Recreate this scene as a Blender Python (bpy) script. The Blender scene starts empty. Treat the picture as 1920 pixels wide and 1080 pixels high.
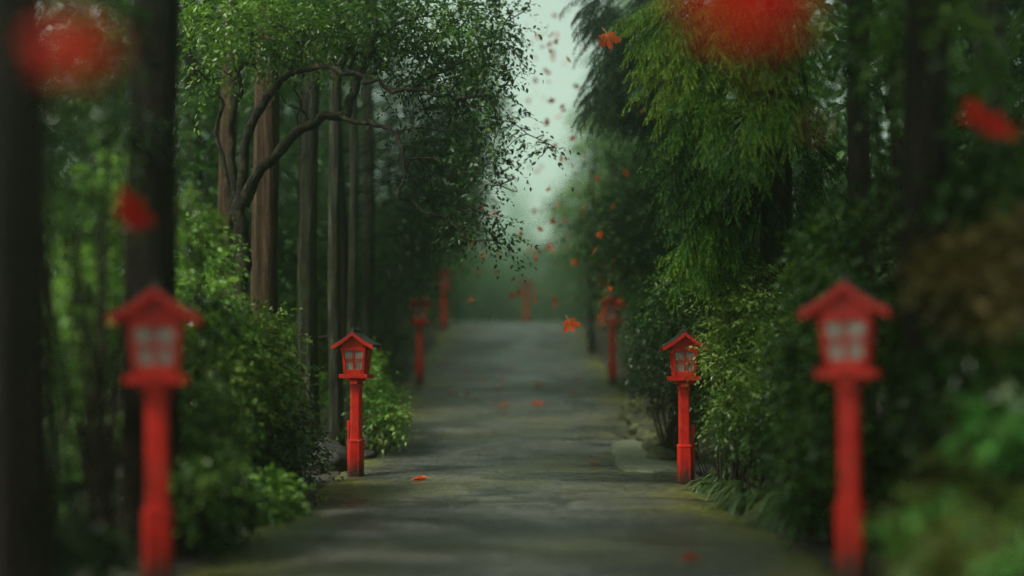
import bpy, math, random
import numpy as np
from mathutils import Vector, noise as mnoise

R = np.random.default_rng(7)
random.seed(7)
SC = bpy.context.scene
COL = SC.collection
F, CH, HY, CX0 = 2200.0, 1.24, 709.0, 960.0


def at(px, py, Y):
    return np.array([(px - CX0) * Y / F, Y, CH + (HY - py) * Y / F])


def nrm(v):
    return v / np.maximum(np.linalg.norm(v, axis=-1, keepdims=True), 1e-9)


# ------------------------------------------------------------------ objects
def link(o, parent=None):
    COL.objects.link(o)
    if parent is not None:
        o.parent = parent
    return o


def tag(o, label=None, cat=None, group=None, kind=None):
    if label: o['label'] = label
    if cat: o['category'] = cat
    if group: o['group'] = group
    if kind: o['kind'] = kind
    return o


def empty(name, loc, rz=0.0):
    o = bpy.data.objects.new(name, None)
    o.empty_display_size = 0.2
    o.location = loc
    o.rotation_euler = (0, 0, rz)
    return link(o)


def copy_tree(o, parent=None):
    c = o.copy()
    link(c)
    if parent is not None:
        c.parent = parent
    for ch in list(o.children):
        copy_tree(ch, c)
    return c


class MB:
    """collects verts/faces for one mesh"""
    def __init__(s):
        s.v = []; s.f = []; s.m = []; s.n = 0; s.t = []

    def add(s, v, f, mi=0, t=None):
        v = np.asarray(v, float).reshape(-1, 3)
        s.v.append(v)
        for q in f:
            s.f.append(tuple(int(i) + s.n for i in q)); s.m.append(mi)
        s.t.append(np.zeros(len(v)) if t is None else t)
        s.n += len(v)

    def box(s, c, d, mi=0, rot=None):
        x, y, z = d[0] / 2, d[1] / 2, d[2] / 2
        v = np.array([[-x, -y, -z], [x, -y, -z], [x, y, -z], [-x, y, -z], [-x, -y, z], [x, -y, z], [x, y, z], [-x, y, z]])
        if rot is not None:
            v = v @ np.array(rot).T
        s.add(v + np.array(c), [(3, 2, 1, 0), (4, 5, 6, 7), (0, 1, 5, 4), (1, 2, 6, 5), (2, 3, 7, 6), (3, 0, 4, 7)], mi)

    def bar(s, a, b, w, h, up=(0, 1, 0), mi=0):
        a, b = np.array(a, float), np.array(b, float)
        d = nrm(b - a); u = np.array(up, float); u = nrm(u - d * (u @ d)); r = np.cross(d, u)
        M = np.stack([r, u, d], 1)
        s.box((a + b) / 2, (w, h, np.linalg.norm(b - a)), mi, M)

    def tube(s, P, rad, n=8, flute=0.0, seed=0.0, cap=True, mi=0):
        P = np.asarray(P, float); k = len(P)
        rad = np.broadcast_to(np.asarray(rad, float), (k,))
        T = nrm(np.gradient(P, axis=0))
        ref = np.array([0.0, 1.0, 0.13]) if abs(T[0] @ np.array([0, 1, .13])) < .9 else np.array([1.0, 0, .1])
        U = np.cross(T, ref); U = nrm(U)
        for i in range(1, k):
            u = U[i - 1] - T[i] * (U[i - 1] @ T[i]); U[i] = u / max(np.linalg.norm(u), 1e-9)
        W = np.cross(T, U)
        a = np.arange(n) * 2 * math.pi / n
        V = np.zeros((k, n, 3))
        for i in range(k):
            fl = 1.0
            if flute:
                fl = 1 + flute * (np.sin(3 * a + seed + P[i, 2] * .5) * .5 + np.sin(5 * a + seed * 2.1 - P[i, 2] * .3) * .35 + np.sin(9 * a + seed * 3.7) * .25)
                fl = fl * (1 + .03 * math.sin(P[i, 2] * 2.3 + seed))
            V[i] = P[i] + (np.cos(a)[:, None] * U[i] + np.sin(a)[:, None] * W[i]) * (rad[i] * fl if np.ndim(fl) == 0 else (rad[i] * fl)[:, None])
        f = []
        for i in range(k - 1):
            for j in range(n):
                j2 = (j + 1) % n
                f.append((i * n + j, i * n + j2, (i + 1) * n + j2, (i + 1) * n + j))
        if cap:
            f.append(tuple(range(n))[::-1]); f.append(tuple((k - 1) * n + j for j in range(n)))
        s.add(V.reshape(-1, 3), f, mi)

    def build(s, name, mats, parent=None, smooth=False, bevel=0.0):
        me = bpy.data.meshes.new(name)
        V = np.concatenate(s.v)
        me.from_pydata(V.tolist(), [], s.f)
        for m in (mats if isinstance(mats, (list, tuple)) else [mats]):
            me.materials.append(m)
        me.polygons.foreach_set('material_index', s.m)
        if smooth:
            me.polygons.foreach_set('use_smooth', [True] * len(me.polygons))
        me.update()
        o = link(bpy.data.objects.new(name, me), parent)
        if bevel:
            b = o.modifiers.new('bevel', 'BEVEL'); b.width = bevel; b.segments = 2; b.limit_method = 'ANGLE'
        return o


# quad soup (leaves): templates instanced with numpy
LEAF_T = np.array([[0, 0, 0], [.34, .5, .16], [.72, .36, .08], [1.0, 0, -.14], [.72, -.36, .08], [.34, -.5, .16]])
LEAF_F = np.array([[0, 3, 2, 1], [0, 5, 4, 3]])
NEED_T = np.array([[0, .5, 0], [0, -.5, 0], [.6, -.4, .05], [1, 0, 0]])
NEED_F = np.array([[0, 1, 2, 3]])


def soup(P, A, N, L, W, tint, T=LEAF_T, FF=LEAF_F):
    A = nrm(A); B = nrm(np.cross(N, A)); N = np.cross(A, B)
    L = np.asarray(L)[:, None, None]; W = np.asarray(W)[:, None, None]
    V = P[:, None, :] + A[:, None, :] * T[None, :, 0:1] * L + B[:, None, :] * T[None, :, 1:2] * W + N[:, None, :] * T[None, :, 2:3] * W
    k = len(T)
    Fq = (np.arange(len(P))[:, None, None] * k + FF[None]).reshape(-1, FF.shape[1])
    return V.reshape(-1, 3), Fq, np.repeat(tint, k)


def join(parts):
    vs, fs, ts, n = [], [], [], 0
    for v, f, t in parts:
        vs.append(v); fs.append(f + n); ts.append(t); n += len(v)
    return np.concatenate(vs), np.concatenate(fs), np.concatenate(ts)


def soup_obj(name, data, mat, parent=None, offset=None):
    V, Q, T = data
    if offset is not None:
        V = V - np.asarray(offset)
    me = bpy.data.meshes.new(name)
    me.vertices.add(len(V)); me.vertices.foreach_set('co', V.astype(np.float32).ravel())
    me.loops.add(Q.size); me.loops.foreach_set('vertex_index', Q.astype(np.int32).ravel())
    me.polygons.add(len(Q)); me.polygons.foreach_set('loop_start', np.arange(0, Q.size, 4, dtype=np.int32))
    me.update(calc_edges=True)
    a = me.attributes.new('tint', 'FLOAT', 'POINT'); a.data.foreach_set('value', T.astype(np.float32))
    me.materials.append(mat)
    me.validate()
    return link(bpy.data.objects.new(name, me), parent)


UP = np.array([0, 0, 1.0])


def sprays(O, D, length, n, leaf, droop=.35, spread=.8, tint=None, rs=R, flat=.45):
    """S twigs, each with n alternating leaves -> soup data"""
    S = len(O); D = nrm(D)
    length = np.broadcast_to(length, (S,))
    t = ((np.arange(n) + .6) / n)[None, :, None]
    Lk = length[:, None, None]
    dr = (droop * (.6 + .8 * rs.random((S, 1, 1))))
    pos = O[:, None] + D[:, None] * Lk * t - UP * dr * Lk * t ** 2
    tan = D[:, None] - UP * 2 * dr * t
    side = nrm(np.cross(D, UP) + rs.normal(0, .25, (S, 3)))[:, None]
    sg = np.where(np.arange(n) % 2 == 0, 1, -1)[None, :, None]
    ax = .65 * tan + sg * side * spread + rs.normal(0, .3, (S, n, 3)) - UP * .12
    no = UP + rs.normal(0, flat, (S, n, 3))
    ll = leaf * (.65 + .7 * rs.random((S, n))) * (1 - .25 * t[..., 0])
    tt = np.clip((rs.random((S, 1)) if tint is None else tint[:, None]) + rs.normal(0, .14, (S, n)), 0, 1)
    return soup(pos.reshape(-1, 3), ax.reshape(-1, 3), no.reshape(-1, 3), ll.ravel(), ll.ravel() * (.4 + .12 * rs.random(S * n)), tt.ravel())


def inside(c, r, n, rs=R, shell=.35):
    """n points in an ellipsoid, denser towards its rim, plus outward directions"""
    d = nrm(rs.normal(0, 1, (n, 3)))
    u = rs.random((n, 1)) ** shell
    return np.array(c) + d * u * np.array(r), d


def blob_px(px, py, rx, ry, Y, rY):
    return at(px, py, Y), np.array([rx * Y / F, rY, ry * Y / F])


def leafy(blobs, leaf=.075, n=9, ln=.38, droop=.35, rs=R, out=.7, flat=.45, tint=None):
    """blobs: (centre, radii, sprays[, tint mean])"""
    parts = []
    for b in blobs:
        c, r, k = b[:3]
        tm = b[3] if len(b) > 3 else .5
        O, d = inside(c, r, int(k), rs)
        D = d * out + rs.normal(0, .5, d.shape) + UP * .1
        clump = np.array([mnoise.noise(Vector(p * 2.2)) for p in O])
        parts.append(sprays(O, D, ln * (.6 + .8 * rs.random(len(O))), n, leaf, droop, rs=rs, flat=flat, tint=np.clip(tm + .38 * clump + rs.normal(0, .1, len(O)), 0, 1)))
    return join(parts)


# ------------------------------------------------------------------ materials
def nodes(name):
    m = bpy.data.materials.new(name); m.use_nodes = True
    nt = m.node_tree; nt.nodes.clear()
    out = nt.nodes.new('ShaderNodeOutputMaterial')
    return m, nt, out


def nd(nt, t, **kw):
    n = nt.nodes.new(t)
    for k, v in kw.items():
        if k in n.inputs: n.inputs[k].default_value = v
        else: setattr(n, k, v)
    return n


def ramp(nt, stops, fac=None):
    r = nt.nodes.new('ShaderNodeValToRGB'); e = r.color_ramp.elements
    while len(e) < len(stops): e.new(.5)
    for x, (p, c) in zip(e, stops):
        x.position = p; x.color = (*c, 1) if len(c) == 3 else c
    if fac is not None: nt.links.new(fac, r.inputs[0])
    return r


def noise_tex(nt, scale, detail=4, rough=.55, vec=None, dist=0.0):
    n = nd(nt, 'ShaderNodeTexNoise'); n.inputs['Scale'].default_value = scale
    n.inputs['Detail'].default_value = detail; n.inputs['Roughness'].default_value = rough; n.inputs['Distortion'].default_value = dist
    if vec is not None: nt.links.new(vec, n.inputs['Vector'])
    return n


def mixc(nt, a, b, fac, mode='MIX'):
    m = nt.nodes.new('ShaderNodeMix'); m.data_type = 'RGBA'; m.blend_type = mode
    for sock, v in ((m.inputs[6], a), (m.inputs[7], b), (m.inputs[0], fac)):
        if isinstance(v, (int, float)): sock.default_value = v
        elif isinstance(v, tuple): sock.default_value = (*v, 1)
        else: nt.links.new(v, sock)
    return m.outputs[2]


def leaf_mat(name, stops, trans=.3, rough=.38, spec=.5, twist=0.0):
    m, nt, out = nodes(name)
    a = nd(nt, 'ShaderNodeAttribute', attribute_name='tint')
    rp = ramp(nt, stops, a.outputs['Fac'])
    p = nd(nt, 'ShaderNodeBsdfPrincipled', Roughness=rough)
    p.inputs['Specular IOR Level'].default_value = spec * .55
    tr = nd(nt, 'ShaderNodeBsdfTranslucent')
    g = mixc(nt, rp.outputs[0], (1.0, 1.25, .55), 1.0, 'MULTIPLY')
    mx = nd(nt, 'ShaderNodeMixShader'); mx.inputs[0].default_value = trans
    nt.links.new(rp.outputs[0], p.inputs['Base Color']); nt.links.new(g, tr.inputs['Color'])
    nt.links.new(p.outputs[0], mx.inputs[1]); nt.links.new(tr.outputs[0], mx.inputs[2]); nt.links.new(mx.outputs[0], out.inputs[0])
    return m


M = {}  # near black low leaf stops put pockets of shade into the colour
M['camellia'] = leaf_mat('camellia_leaf', [(0, (.008, .020, .006)), (.5, (.030, .078, .016)), (1, (.16, .26, .04))], .32, .36, .7)
M['bush'] = leaf_mat('bush_leaf', [(0, (.010, .028, .007)), (.5, (.030, .078, .013)), (1, (.16, .25, .05))], .3, .22, .9)
M['glossy'] = leaf_mat('glossy_leaf', [(0, (.012, .032, .008)), (.4, (.05, .115, .02)), (1, (.24, .32, .07))], .3, .28, .8)  # pale top stop paints the bush highlights into the leaf colour
M['fresh'] = leaf_mat('fresh_leaf', [(0, (.022, .055, .012)), (.5, (.08, .18, .03)), (1, (.22, .34, .08))], .38, .4)
M['olive'] = leaf_mat('olive_leaf', [(0, (.035, .036, .01)), (.4, (.10, .105, .022)), (.7, (.06, .18, .035)), (1, (.12, .34, .07))], .35, .35)
M['brownleaf'] = leaf_mat('autumn_bush_leaf', [(0, (.03, .025, .01)), (.45, (.11, .075, .026)), (1, (.26, .19, .055))], .3, .4)
M['far'] = leaf_mat('forest_leaf', [(0, (.016, .040, .014)), (.5, (.035, .085, .022)), (1, (.085, .16, .04))], .35, .5)
M['needle'] = leaf_mat('cedar_needle', [(0, (.008, .022, .005)), (.3, (.02, .055, .008)), (.62, (.042, .125, .010)), (1, (.18, .26, .022))], .3, .5, .3)  # yellow green top stop stands in for sunlight on the outer sprays
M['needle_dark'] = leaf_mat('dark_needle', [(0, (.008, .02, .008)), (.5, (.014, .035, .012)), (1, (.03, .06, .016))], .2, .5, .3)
M['fern'] = leaf_mat('strap_leaf', [(0, (.02, .04, .014)), (.5, (.045, .085, .025)), (1, (.10, .12, .04))], .28, .36)
M['litter'] = leaf_mat('litter_leaf', [(0, (.03, .018, .01)), (.5, (.07, .04, .02)), (1, (.13, .07, .03))], .1, .6)


def bark(name, dark, mid, light, moss=.3, sc=(9, 9, .9)):
    m, nt, out = nodes(name)
    tc = nd(nt, 'ShaderNodeTexCoord'); mp = nd(nt, 'ShaderNodeMapping'); mp.inputs['Scale'].default_value = sc
    nt.links.new(tc.outputs['Object'], mp.inputs[0])
    n1 = noise_tex(nt, 1.5, 8, .7, mp.outputs[0], .8); n2 = noise_tex(nt, 1.6, 5, .6, tc.outputs['Object'])
    n3 = noise_tex(nt, 26, 4, .6, tc.outputs['Object'])
    c = ramp(nt, [(.32, dark), (.5, mid), (.68, light)], n1.outputs[0])
    ms = ramp(nt, [(.48, (0, 0, 0)), (.66, (moss, moss, moss))], n2.outputs[0])
    col = mixc(nt, c.outputs[0], (.045, .06, .018), ms.outputs[0])
    ad = nd(nt, 'ShaderNodeMath', operation='MULTIPLY_ADD'); ad.inputs[1].default_value = .25
    nt.links.new(n3.outputs[0], ad.inputs[0]); nt.links.new(n1.outputs[0], ad.inputs[2])
    b = nd(nt, 'ShaderNodeBump', Strength=1.0, Distance=.06); nt.links.new(ad.outputs[0], b.inputs['Height'])
    p = nd(nt, 'ShaderNodeBsdfPrincipled', Roughness=.85); p.inputs['Specular IOR Level'].default_value = .12
    nt.links.new(col, p.inputs['Base Color']); nt.links.new(b.outputs[0], p.inputs['Normal']); nt.links.new(p.outputs[0], out.inputs[0])
    return m


M['bark_red'] = bark('cedar_bark', (.012, .007, .005), (.055, .030, .019), (.14, .082, .055), .15, (11, 11, .5))
M['bark_dark'] = bark('dark_bark', (.005, .0032, .0024), (.013, .0085, .006), (.03, .02, .014), .12)
M['bark_grey'] = bark('grey_mossy_bark', (.008, .007, .005), (.026, .024, .017), (.10, .095, .07), .6)
M['bark_limb'] = bark('limb_bark', (.004, .003, .002), (.012, .009, .0065), (.06, .042, .028), .3, (6, 6, 5))
M['stem'] = bark('stem_bark', (.008, .006, .004), (.02, .015, .01), (.04, .03, .02), .2, (7, 7, 4))


def red_paint():
    m, nt, out = nodes('vermilion_paint')
    tc = nd(nt, 'ShaderNodeTexCoord')
    n = noise_tex(nt, 5, 6, .65, tc.outputs['Object']); mp = nd(nt, 'ShaderNodeMapping'); mp.inputs['Scale'].default_value = (16, 16, 3)
    nt.links.new(tc.outputs['Object'], mp.inputs[0]); n2 = noise_tex(nt, 2, 5, .6, mp.outputs[0])
    base = ramp(nt, [(.3, (.33, .009, .006)), (.5, (.54, .014, .009)), (.72, (.64, .03, .016))], n.outputs[0])
    dirt = ramp(nt, [(.52, (0, 0, 0)), (.72, (.75, .75, .75))], n2.outputs[0])
    col = mixc(nt, base.outputs[0], (.07, .03, .018), dirt.outputs[0])
    # splash grime on the foot of the post
    sx = nd(nt, 'ShaderNodeSeparateXYZ'); nt.links.new(tc.outputs['Object'], sx.inputs[0])
    mr = nd(nt, 'ShaderNodeMapRange'); mr.inputs[1].default_value = .34; mr.inputs[2].default_value = -.02
    nt.links.new(sx.outputs[2], mr.inputs[0])
    mm = nd(nt, 'ShaderNodeMath', operation='MULTIPLY'); nt.links.new(mr.outputs[0], mm.inputs[0]); nt.links.new(n2.outputs[0], mm.inputs[1])
    gm = ramp(nt, [(.10, (0, 0, 0)), (.36, (.95, .95, .95))], mm.outputs[0])
    col = mixc(nt, col, (.025, .02, .014), gm.outputs[0])
    p = nd(nt, 'ShaderNodeBsdfPrincipled', Roughness=.42); p.inputs['Specular IOR Level'].default_value = .22; nt.links.new(col, p.inputs['Base Color'])
    b = nd(nt, 'ShaderNodeBump', Strength=.25, Distance=.004); nt.links.new(n2.outputs[0], b.inputs['Height']); nt.links.new(b.outputs[0], p.inputs['Normal'])
    nt.links.new(p.outputs[0], out.inputs[0])
    return m


def simple(name, stops, scale=12, rough=.6, bump=.3, dist=.01, detail=6):
    m, nt, out = nodes(name)
    tc = nd(nt, 'ShaderNodeTexCoord'); n = noise_tex(nt, scale, detail, .6, tc.outputs['Object'])
    c = ramp(nt, stops, n.outputs[0])
    p = nd(nt, 'ShaderNodeBsdfPrincipled', Roughness=rough); nt.links.new(c.outputs[0], p.inputs['Base Color'])
    b = nd(nt, 'ShaderNodeBump', Strength=bump, Distance=dist); nt.links.new(n.outputs[0], b.inputs['Height']); nt.links.new(b.outputs[0], p.inputs['Normal'])
    nt.links.new(p.outputs[0], out.inputs[0])
    return m


M['red'] = red_paint()
M['roof'] = simple('weathered_roof', [(.35, (.012, .012, .011)), (.6, (.03, .032, .024)), (.75, (.06, .07, .03))], 22, .6, .5)
M['cable'] = simple('cable_rubber', [(.3, (.01, .01, .01)), (.7, (.03, .03, .03))], 10, .5, .1)
M['rock'] = simple('mossy_rock', [(.3, (.012, .012, .007)), (.46, (.03, .031, .012)), (.6, (.06, .068, .014)), (.8, (.12, .12, .04))], 7, .85, .9, .04)
M['rock_dark'] = simple('dark_rock', [(.3, (.005, .0045, .0035)), (.55, (.013, .011, .009)), (.8, (.026, .03, .010))], 6, .8, .9, .04)


def paper():
    m, nt, out = nodes('frosted_pane')
    tc = nd(nt, 'ShaderNodeTexCoord'); n = noise_tex(nt, 14, 4, .6, tc.outputs['Object'])
    c = ramp(nt, [(.3, (.20, .195, .175)), (.7, (.42, .41, .37))], n.outputs[0])
    p = nd(nt, 'ShaderNodeBsdfPrincipled', Roughness=.25); nt.links.new(c.outputs[0], p.inputs['Base Color'])
    nt.links.new(p.outputs[0], out.inputs[0])
    return m


M['pane'] = paper()


def maple(deep=False):
    m, nt, out = nodes('deep_red_maple_leaf' if deep else 'red_maple_leaf')
    tc = nd(nt, 'ShaderNodeTexCoord'); n = noise_tex(nt, 7, 5, .6, tc.outputs['Object'])
    c = ramp(nt, [(.3, (.58, .04, .010)), (.52, (.74, .10, .018)), (.72, (.85, .24, .03))], n.outputs[0])
    if deep:
        for e, cc in zip(c.color_ramp.elements, ((.40, .008, .006), (.55, .014, .008), (.62, .04, .012))): e.color = (*cc, 1)
    p = nd(nt, 'ShaderNodeBsdfPrincipled', Roughness=.5); p.inputs['Specular IOR Level'].default_value = .08; tr = nd(nt, 'ShaderNodeBsdfTranslucent')
    nt.links.new(c.outputs[0], p.inputs['Base Color']); nt.links.new(c.outputs[0], tr.inputs[0])
    mx = nd(nt, 'ShaderNodeMixShader'); mx.inputs[0].default_value = .62
    nt.links.new(p.outputs[0], mx.inputs[1]); nt.links.new(tr.outputs[0], mx.inputs[2]); nt.links.new(mx.outputs[0], out.inputs[0])
    return m


M['maple'] = maple(); M['maple_deep'] = maple(True)
M['vein'] = simple('leaf_vein', [(.3, (.55, .16, .04)), (.7, (.7, .30, .06))], 8, .5, .1)


def road_mat():
    m, nt, out = nodes('wet_mossy_asphalt')
    tc = nd(nt, 'ShaderNodeTexCoord'); P = tc.outputs['Object']
    mp = nd(nt, 'ShaderNodeMapping'); mp.inputs['Scale'].default_value = (.55, 1.0, 1); nt.links.new(P, mp.inputs[0])
    big = noise_tex(nt, .55, 6, .62, mp.outputs[0], .5); mid = noise_tex(nt, 2.3, 7, .7, mp.outputs[0], .3)
    fine = noise_tex(nt, 38, 8, .85, P); med = noise_tex(nt, 14, 5, .65, P)
    base = ramp(nt, [(.3, (.018, .019, .016)), (.7, (.145, .148, .13))], fine.outputs[0])
    tone = ramp(nt, [(.36, (.38, .38, .36)), (.5, (.8, .8, .78)), (.66, (1.2, 1.2, 1.2))], mid.outputs[0])
    col = mixc(nt, base.outputs[0], tone.outputs[0], 1.0, 'MULTIPLY')
    mp3 = nd(nt, 'ShaderNodeMapping'); mp3.inputs['Scale'].default_value = (1, .45, 1); nt.links.new(P, mp3.inputs[0])
    grit = noise_tex(nt, 17, 6, .8, mp3.outputs[0]); gr = ramp(nt, [(.36, (.42, .42, .42)), (.5, (1, 1, 1)), (.64, (1.7, 1.7, 1.7))], grit.outputs[0])
    col = mixc(nt, col, gr.outputs[0], 1.0, 'MULTIPLY')
    # moss, mostly along the verges and in patches
    sx = nd(nt, 'ShaderNodeAttribute', attribute_name='edge')
    e2 = nd(nt, 'ShaderNodeMath', operation='MULTIPLY_ADD'); e2.inputs[1].default_value = .5; nt.links.new(sx.outputs['Fac'], e2.inputs[0]); nt.links.new(big.outputs[0], e2.inputs[2])
    e3 = nd(nt, 'ShaderNodeMath', operation='MULTIPLY_ADD'); e3.inputs[1].default_value = .35; nt.links.new(med.outputs[0], e3.inputs[0]); nt.links.new(e2.outputs[0], e3.inputs[2])
    mo = ramp(nt, [(.67, (0, 0, 0)), (.95, (.9, .9, .9))], e3.outputs[0])
    mc = ramp(nt, [(.35, (.045, .05, .011)), (.7, (.19, .19, .022))], med.outputs[0])
    col = mixc(nt, col, mc.outputs[0], mo.outputs[0])
    # cracks
    vo = nd(nt, 'ShaderNodeTexVoronoi', feature='DISTANCE_TO_EDGE'); vo.inputs['Scale'].default_value = .8
    wp = noise_tex(nt, 1.6, 5, .7, P); ws = nd(nt, 'ShaderNodeVectorMath', operation='SCALE'); ws.inputs[3].default_value = .9
    wa = nd(nt, 'ShaderNodeVectorMath', operation='ADD'); nt.links.new(wp.outputs['Color'], ws.inputs[0]); nt.links.new(P, wa.inputs[0]); nt.links.new(ws.outputs[0], wa.inputs[1]); nt.links.new(wa.outputs[0], vo.inputs['Vector'])
    ck = ramp(nt, [(.004, (.8, .8, .8)), (.016, (0, 0, 0))], vo.outputs['Distance'])
    col = mixc(nt, col, (.012, .012, .009), ck.outputs[0])
    # wet stains
    wet = noise_tex(nt, .95, 6, .66, mp.outputs[0], .9)
    mp2 = nd(nt, 'ShaderNodeMapping'); mp2.inputs['Location'].default_value = (4.3, 1.7, 0); nt.links.new(mp.outputs[0], mp2.inputs[0]); nt.links.new(mp2.outputs[0], wet.inputs['Vector'])
    wf = ramp(nt, [(.51, (0, 0, 0)), (.60, (.92, .92, .92))], wet.outputs[0])
    col = mixc(nt, col, (.016, .017, .014), wf.outputs[0])
    ro = ramp(nt, [(.42, (.56, .56, .56)), (.62, (.26, .26, .26))], wet.outputs[0])
    hb = nd(nt, 'ShaderNodeMath', operation='MULTIPLY_ADD'); hb.inputs[1].default_value = .8; nt.links.new(med.outputs[0], hb.inputs[0]); nt.links.new(fine.outputs[0], hb.inputs[2])
    b = nd(nt, 'ShaderNodeBump', Strength=.8, Distance=.02); nt.links.new(hb.outputs[0], b.inputs['Height'])
    p = nd(nt, 'ShaderNodeBsdfPrincipled'); nt.links.new(col, p.inputs['Base Color']); nt.links.new(ro.outputs[0], p.inputs['Roughness'])
    nt.links.new(b.outputs[0], p.inputs['Normal']); nt.links.new(p.outputs[0], out.inputs[0])
    return m


M['road'] = road_mat()
M['soil'] = simple('forest_soil', [(.3, (.014, .011, .007)), (.5, (.03, .024, .014)), (.66, (.024, .032, .010)), (.85, (.045, .055, .016))], 3.2, .9, .8, .05, 9)
M['slab'] = simple('worn_concrete_patch', [(.3, (.045, .05, .03)), (.5, (.095, .105, .065)), (.75, (.15, .155, .10))], 6, .7, .5, .012, 9)

# ------------------------------------------------------------------ ground and road
PY = np.array([-20, 0, 8, 13.5, 16, 18, 22.6, 26, 29, 33, 36, 40, 45, 60, 100, 400.])
PZ = np.array([0, 0, 0, .02, .22, .50, 1.12, 1.50, 1.86, 2.48, 2.88, 3.14, 3.32, 3.5, 3.5, 3.5])


def prof(Y):
    Y = np.asarray(Y, float)
    return sum(np.interp(Y + d, PY, PZ) for d in (-1.2, -.6, 0, .6, 1.2)) / 5


def cx(Y):
    return -1.45 * (np.clip(np.asarray(Y, float) - 33, 0, 40) / 12) ** 2


def sstep(a, b, x):
    t = np.clip((x - a) / (b - a), 0, 1); return t * t * (3 - 2 * t)


def ground(X, Y):
    X = np.asarray(X, float); Y = np.asarray(Y, float)
    d = X - cx(Y)
    z = prof(Y) - .05 + .06 * sstep(1.85, 2.25, np.abs(d))
    wob = .05 * np.sin(X * 2.3 + Y * 1.1) + .04 * np.sin(X * 4.1 - Y * 2.7) + .08 * np.sin(X * .7 + Y * .53)
    out = sstep(2.1, 3.2, np.abs(d))
    z = z + out * wob
    z = z + (1 - .85 * sstep(36, 46, Y)) * np.where(d > 0, .75 * sstep(2.3, 4.6, d) + .12 * np.clip(d - 4, 0, 30), .35 * sstep(2.4, 5, -d) + .05 * np.clip(-d - 4, 0, 30))
    return z


def gz(X, Y):
    return float(ground(X, Y))


def grid_obj(name, xs, ys, zf, mat, attr=None):
    Xg, Yg = np.meshgrid(xs, ys) if np.ndim(xs) == 1 else (xs, np.repeat(np.asarray(ys)[:, None], xs.shape[1], 1))
    Z = zf(Xg, Yg); ny, nx = Xg.shape
    V = np.stack([Xg, Yg, Z], -1).reshape(-1, 3)
    i = (np.arange(ny - 1)[:, None] * nx + np.arange(nx - 1)[None]).ravel()
    Q = np.stack([i, i + 1, i + nx + 1, i + nx], -1)
    o = soup_obj(name, (V, Q, np.zeros(len(V))), mat)
    o.data.polygons.foreach_set('use_smooth', [True] * len(Q))
    if attr:
        a = o.data.attributes.new(attr[0], 'FLOAT', 'POINT'); a.data.foreach_set('value', attr[1](Xg, Yg).astype(np.float32).ravel())
    return o


gx = np.concatenate([-np.geomspace(200, 6, 26), np.linspace(-5.8, 5.8, 90), np.geomspace(6, 200, 26)])
gy = np.concatenate([np.linspace(-25, 2, 16), np.linspace(2.4, 50, 200), np.geomspace(51, 320, 28)])
tag(grid_obj('forest_ground', gx, gy, ground, M['soil']), kind='structure')

ry = np.linspace(-6, 62, 420)
cols = np.linspace(-1, 1, 25)
lw = -2.12 + .10 * np.sin(ry * 1.7) + .06 * np.sin(ry * 4.3 + 1) - .22 * np.exp(-((ry - 9) / 2.0) ** 2)
rw = 2.16 + .10 * np.sin(ry * 1.3 + 2) + .07 * np.sin(ry * 3.9) + .12 * np.exp(-((ry - 13) / 1.2) ** 2)
rX = cx(ry)[:, None] + lw[:, None] * (1 - cols) / 2 + rw[:, None] * (1 + cols) / 2
rX[:, 1:-1] += 0.0


def road_z(X, Y):
    d = np.abs(X - cx(Y)) / 2.15
    return prof(Y) + .015 - .075 * np.clip(d - .86, 0, .3) / .3 + .004 * np.sin(X * 3 + Y * 2.1) + .006 * np.sin(Y * 1.3 - X)


tag(grid_obj('road', rX, ry, road_z, M['road'], ('edge', lambda X, Y: np.abs(np.broadcast_to(cols, X.shape)) ** 5)), kind='structure')


def rz(X, Y):
    return float(road_z(np.float64(X), np.float64(Y)))


# worn patch in the road beside the lantern on the right
mb = MB()
pts = [(1146, 838), (1170, 829), (1235, 826), (1300, 832), (1306, 872), (1280, 882), (1225, 886), (1170, 884), (1156, 872), (1150, 858)]
pv = []
for px, py in pts:
    lo, hi = 5.0, 24.0
    for _ in range(40):
        Y = (lo + hi) / 2
        if CH + (HY - py) * Y / F > float(prof(Y)) + .015: lo = Y
        else: hi = Y
    pv.append(((px - CX0) * Y / F, Y))
pv = np.array(pv); cen = pv.mean(0)
rings = []
vv = []; ff = []
RN = []
for i in range(len(pv)):
    a, b = pv[i], pv[(i + 1) % len(pv)]
    for t in np.linspace(0, 1, 6)[:-1]:
        RN.append(a + (b - a) * t + R.normal(0, .012, 2))
RN = np.array(RN)
K = len(RN)
for s, dz in ((1, .002), (.985, .026), (.75, .03), (.45, .03), (.15, .03)):
    q = cen + (RN - cen) * s
    vv += [[x, y, rz(x, y) + dz] for x, y in q]
for r_ in range(4):
    for j in range(K):
        j2 = (j + 1) % K
        ff.append((r_ * K + j, r_ * K + j2, (r_ + 1) * K + j2, (r_ + 1) * K + j))
ff.append(tuple(4 * K + j for j in range(K)))
mb.add(vv, ff)
tag(mb.build('pavement_patch', M['slab']), kind='structure')


# ------------------------------------------------------------------ lanterns
def oct_ring(w, z, ch=.28):
    h = w / 2; c = h * (1 - ch)
    return [(-c, -h, z), (c, -h, z), (h, -c, z), (h, c, z), (c, h, z), (-c, h, z), (-h, c, z), (-h, -c, z)]


def oct_post(mb, secs):
    v = []; f = []
    for w, z in secs: v += oct_ring(w, z)
    for i in range(len(secs) - 1):
        for j in range(8):
            j2 = (j + 1) % 8; f.append((i * 8 + j, i * 8 + j2, (i + 1) * 8 + j2, (i + 1) * 8 + j))
    f.append(tuple(range(8))[::-1]); f.append(tuple((len(secs) - 1) * 8 + j for j in range(8)))
    mb.add(v, f)


def roof_z(x):            # underside line of the curved gable, x = distance from the ridge
    u = abs(x) / .275
    return 1.705 - .160 * (u * 1.32 - .32 * u * u)


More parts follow.
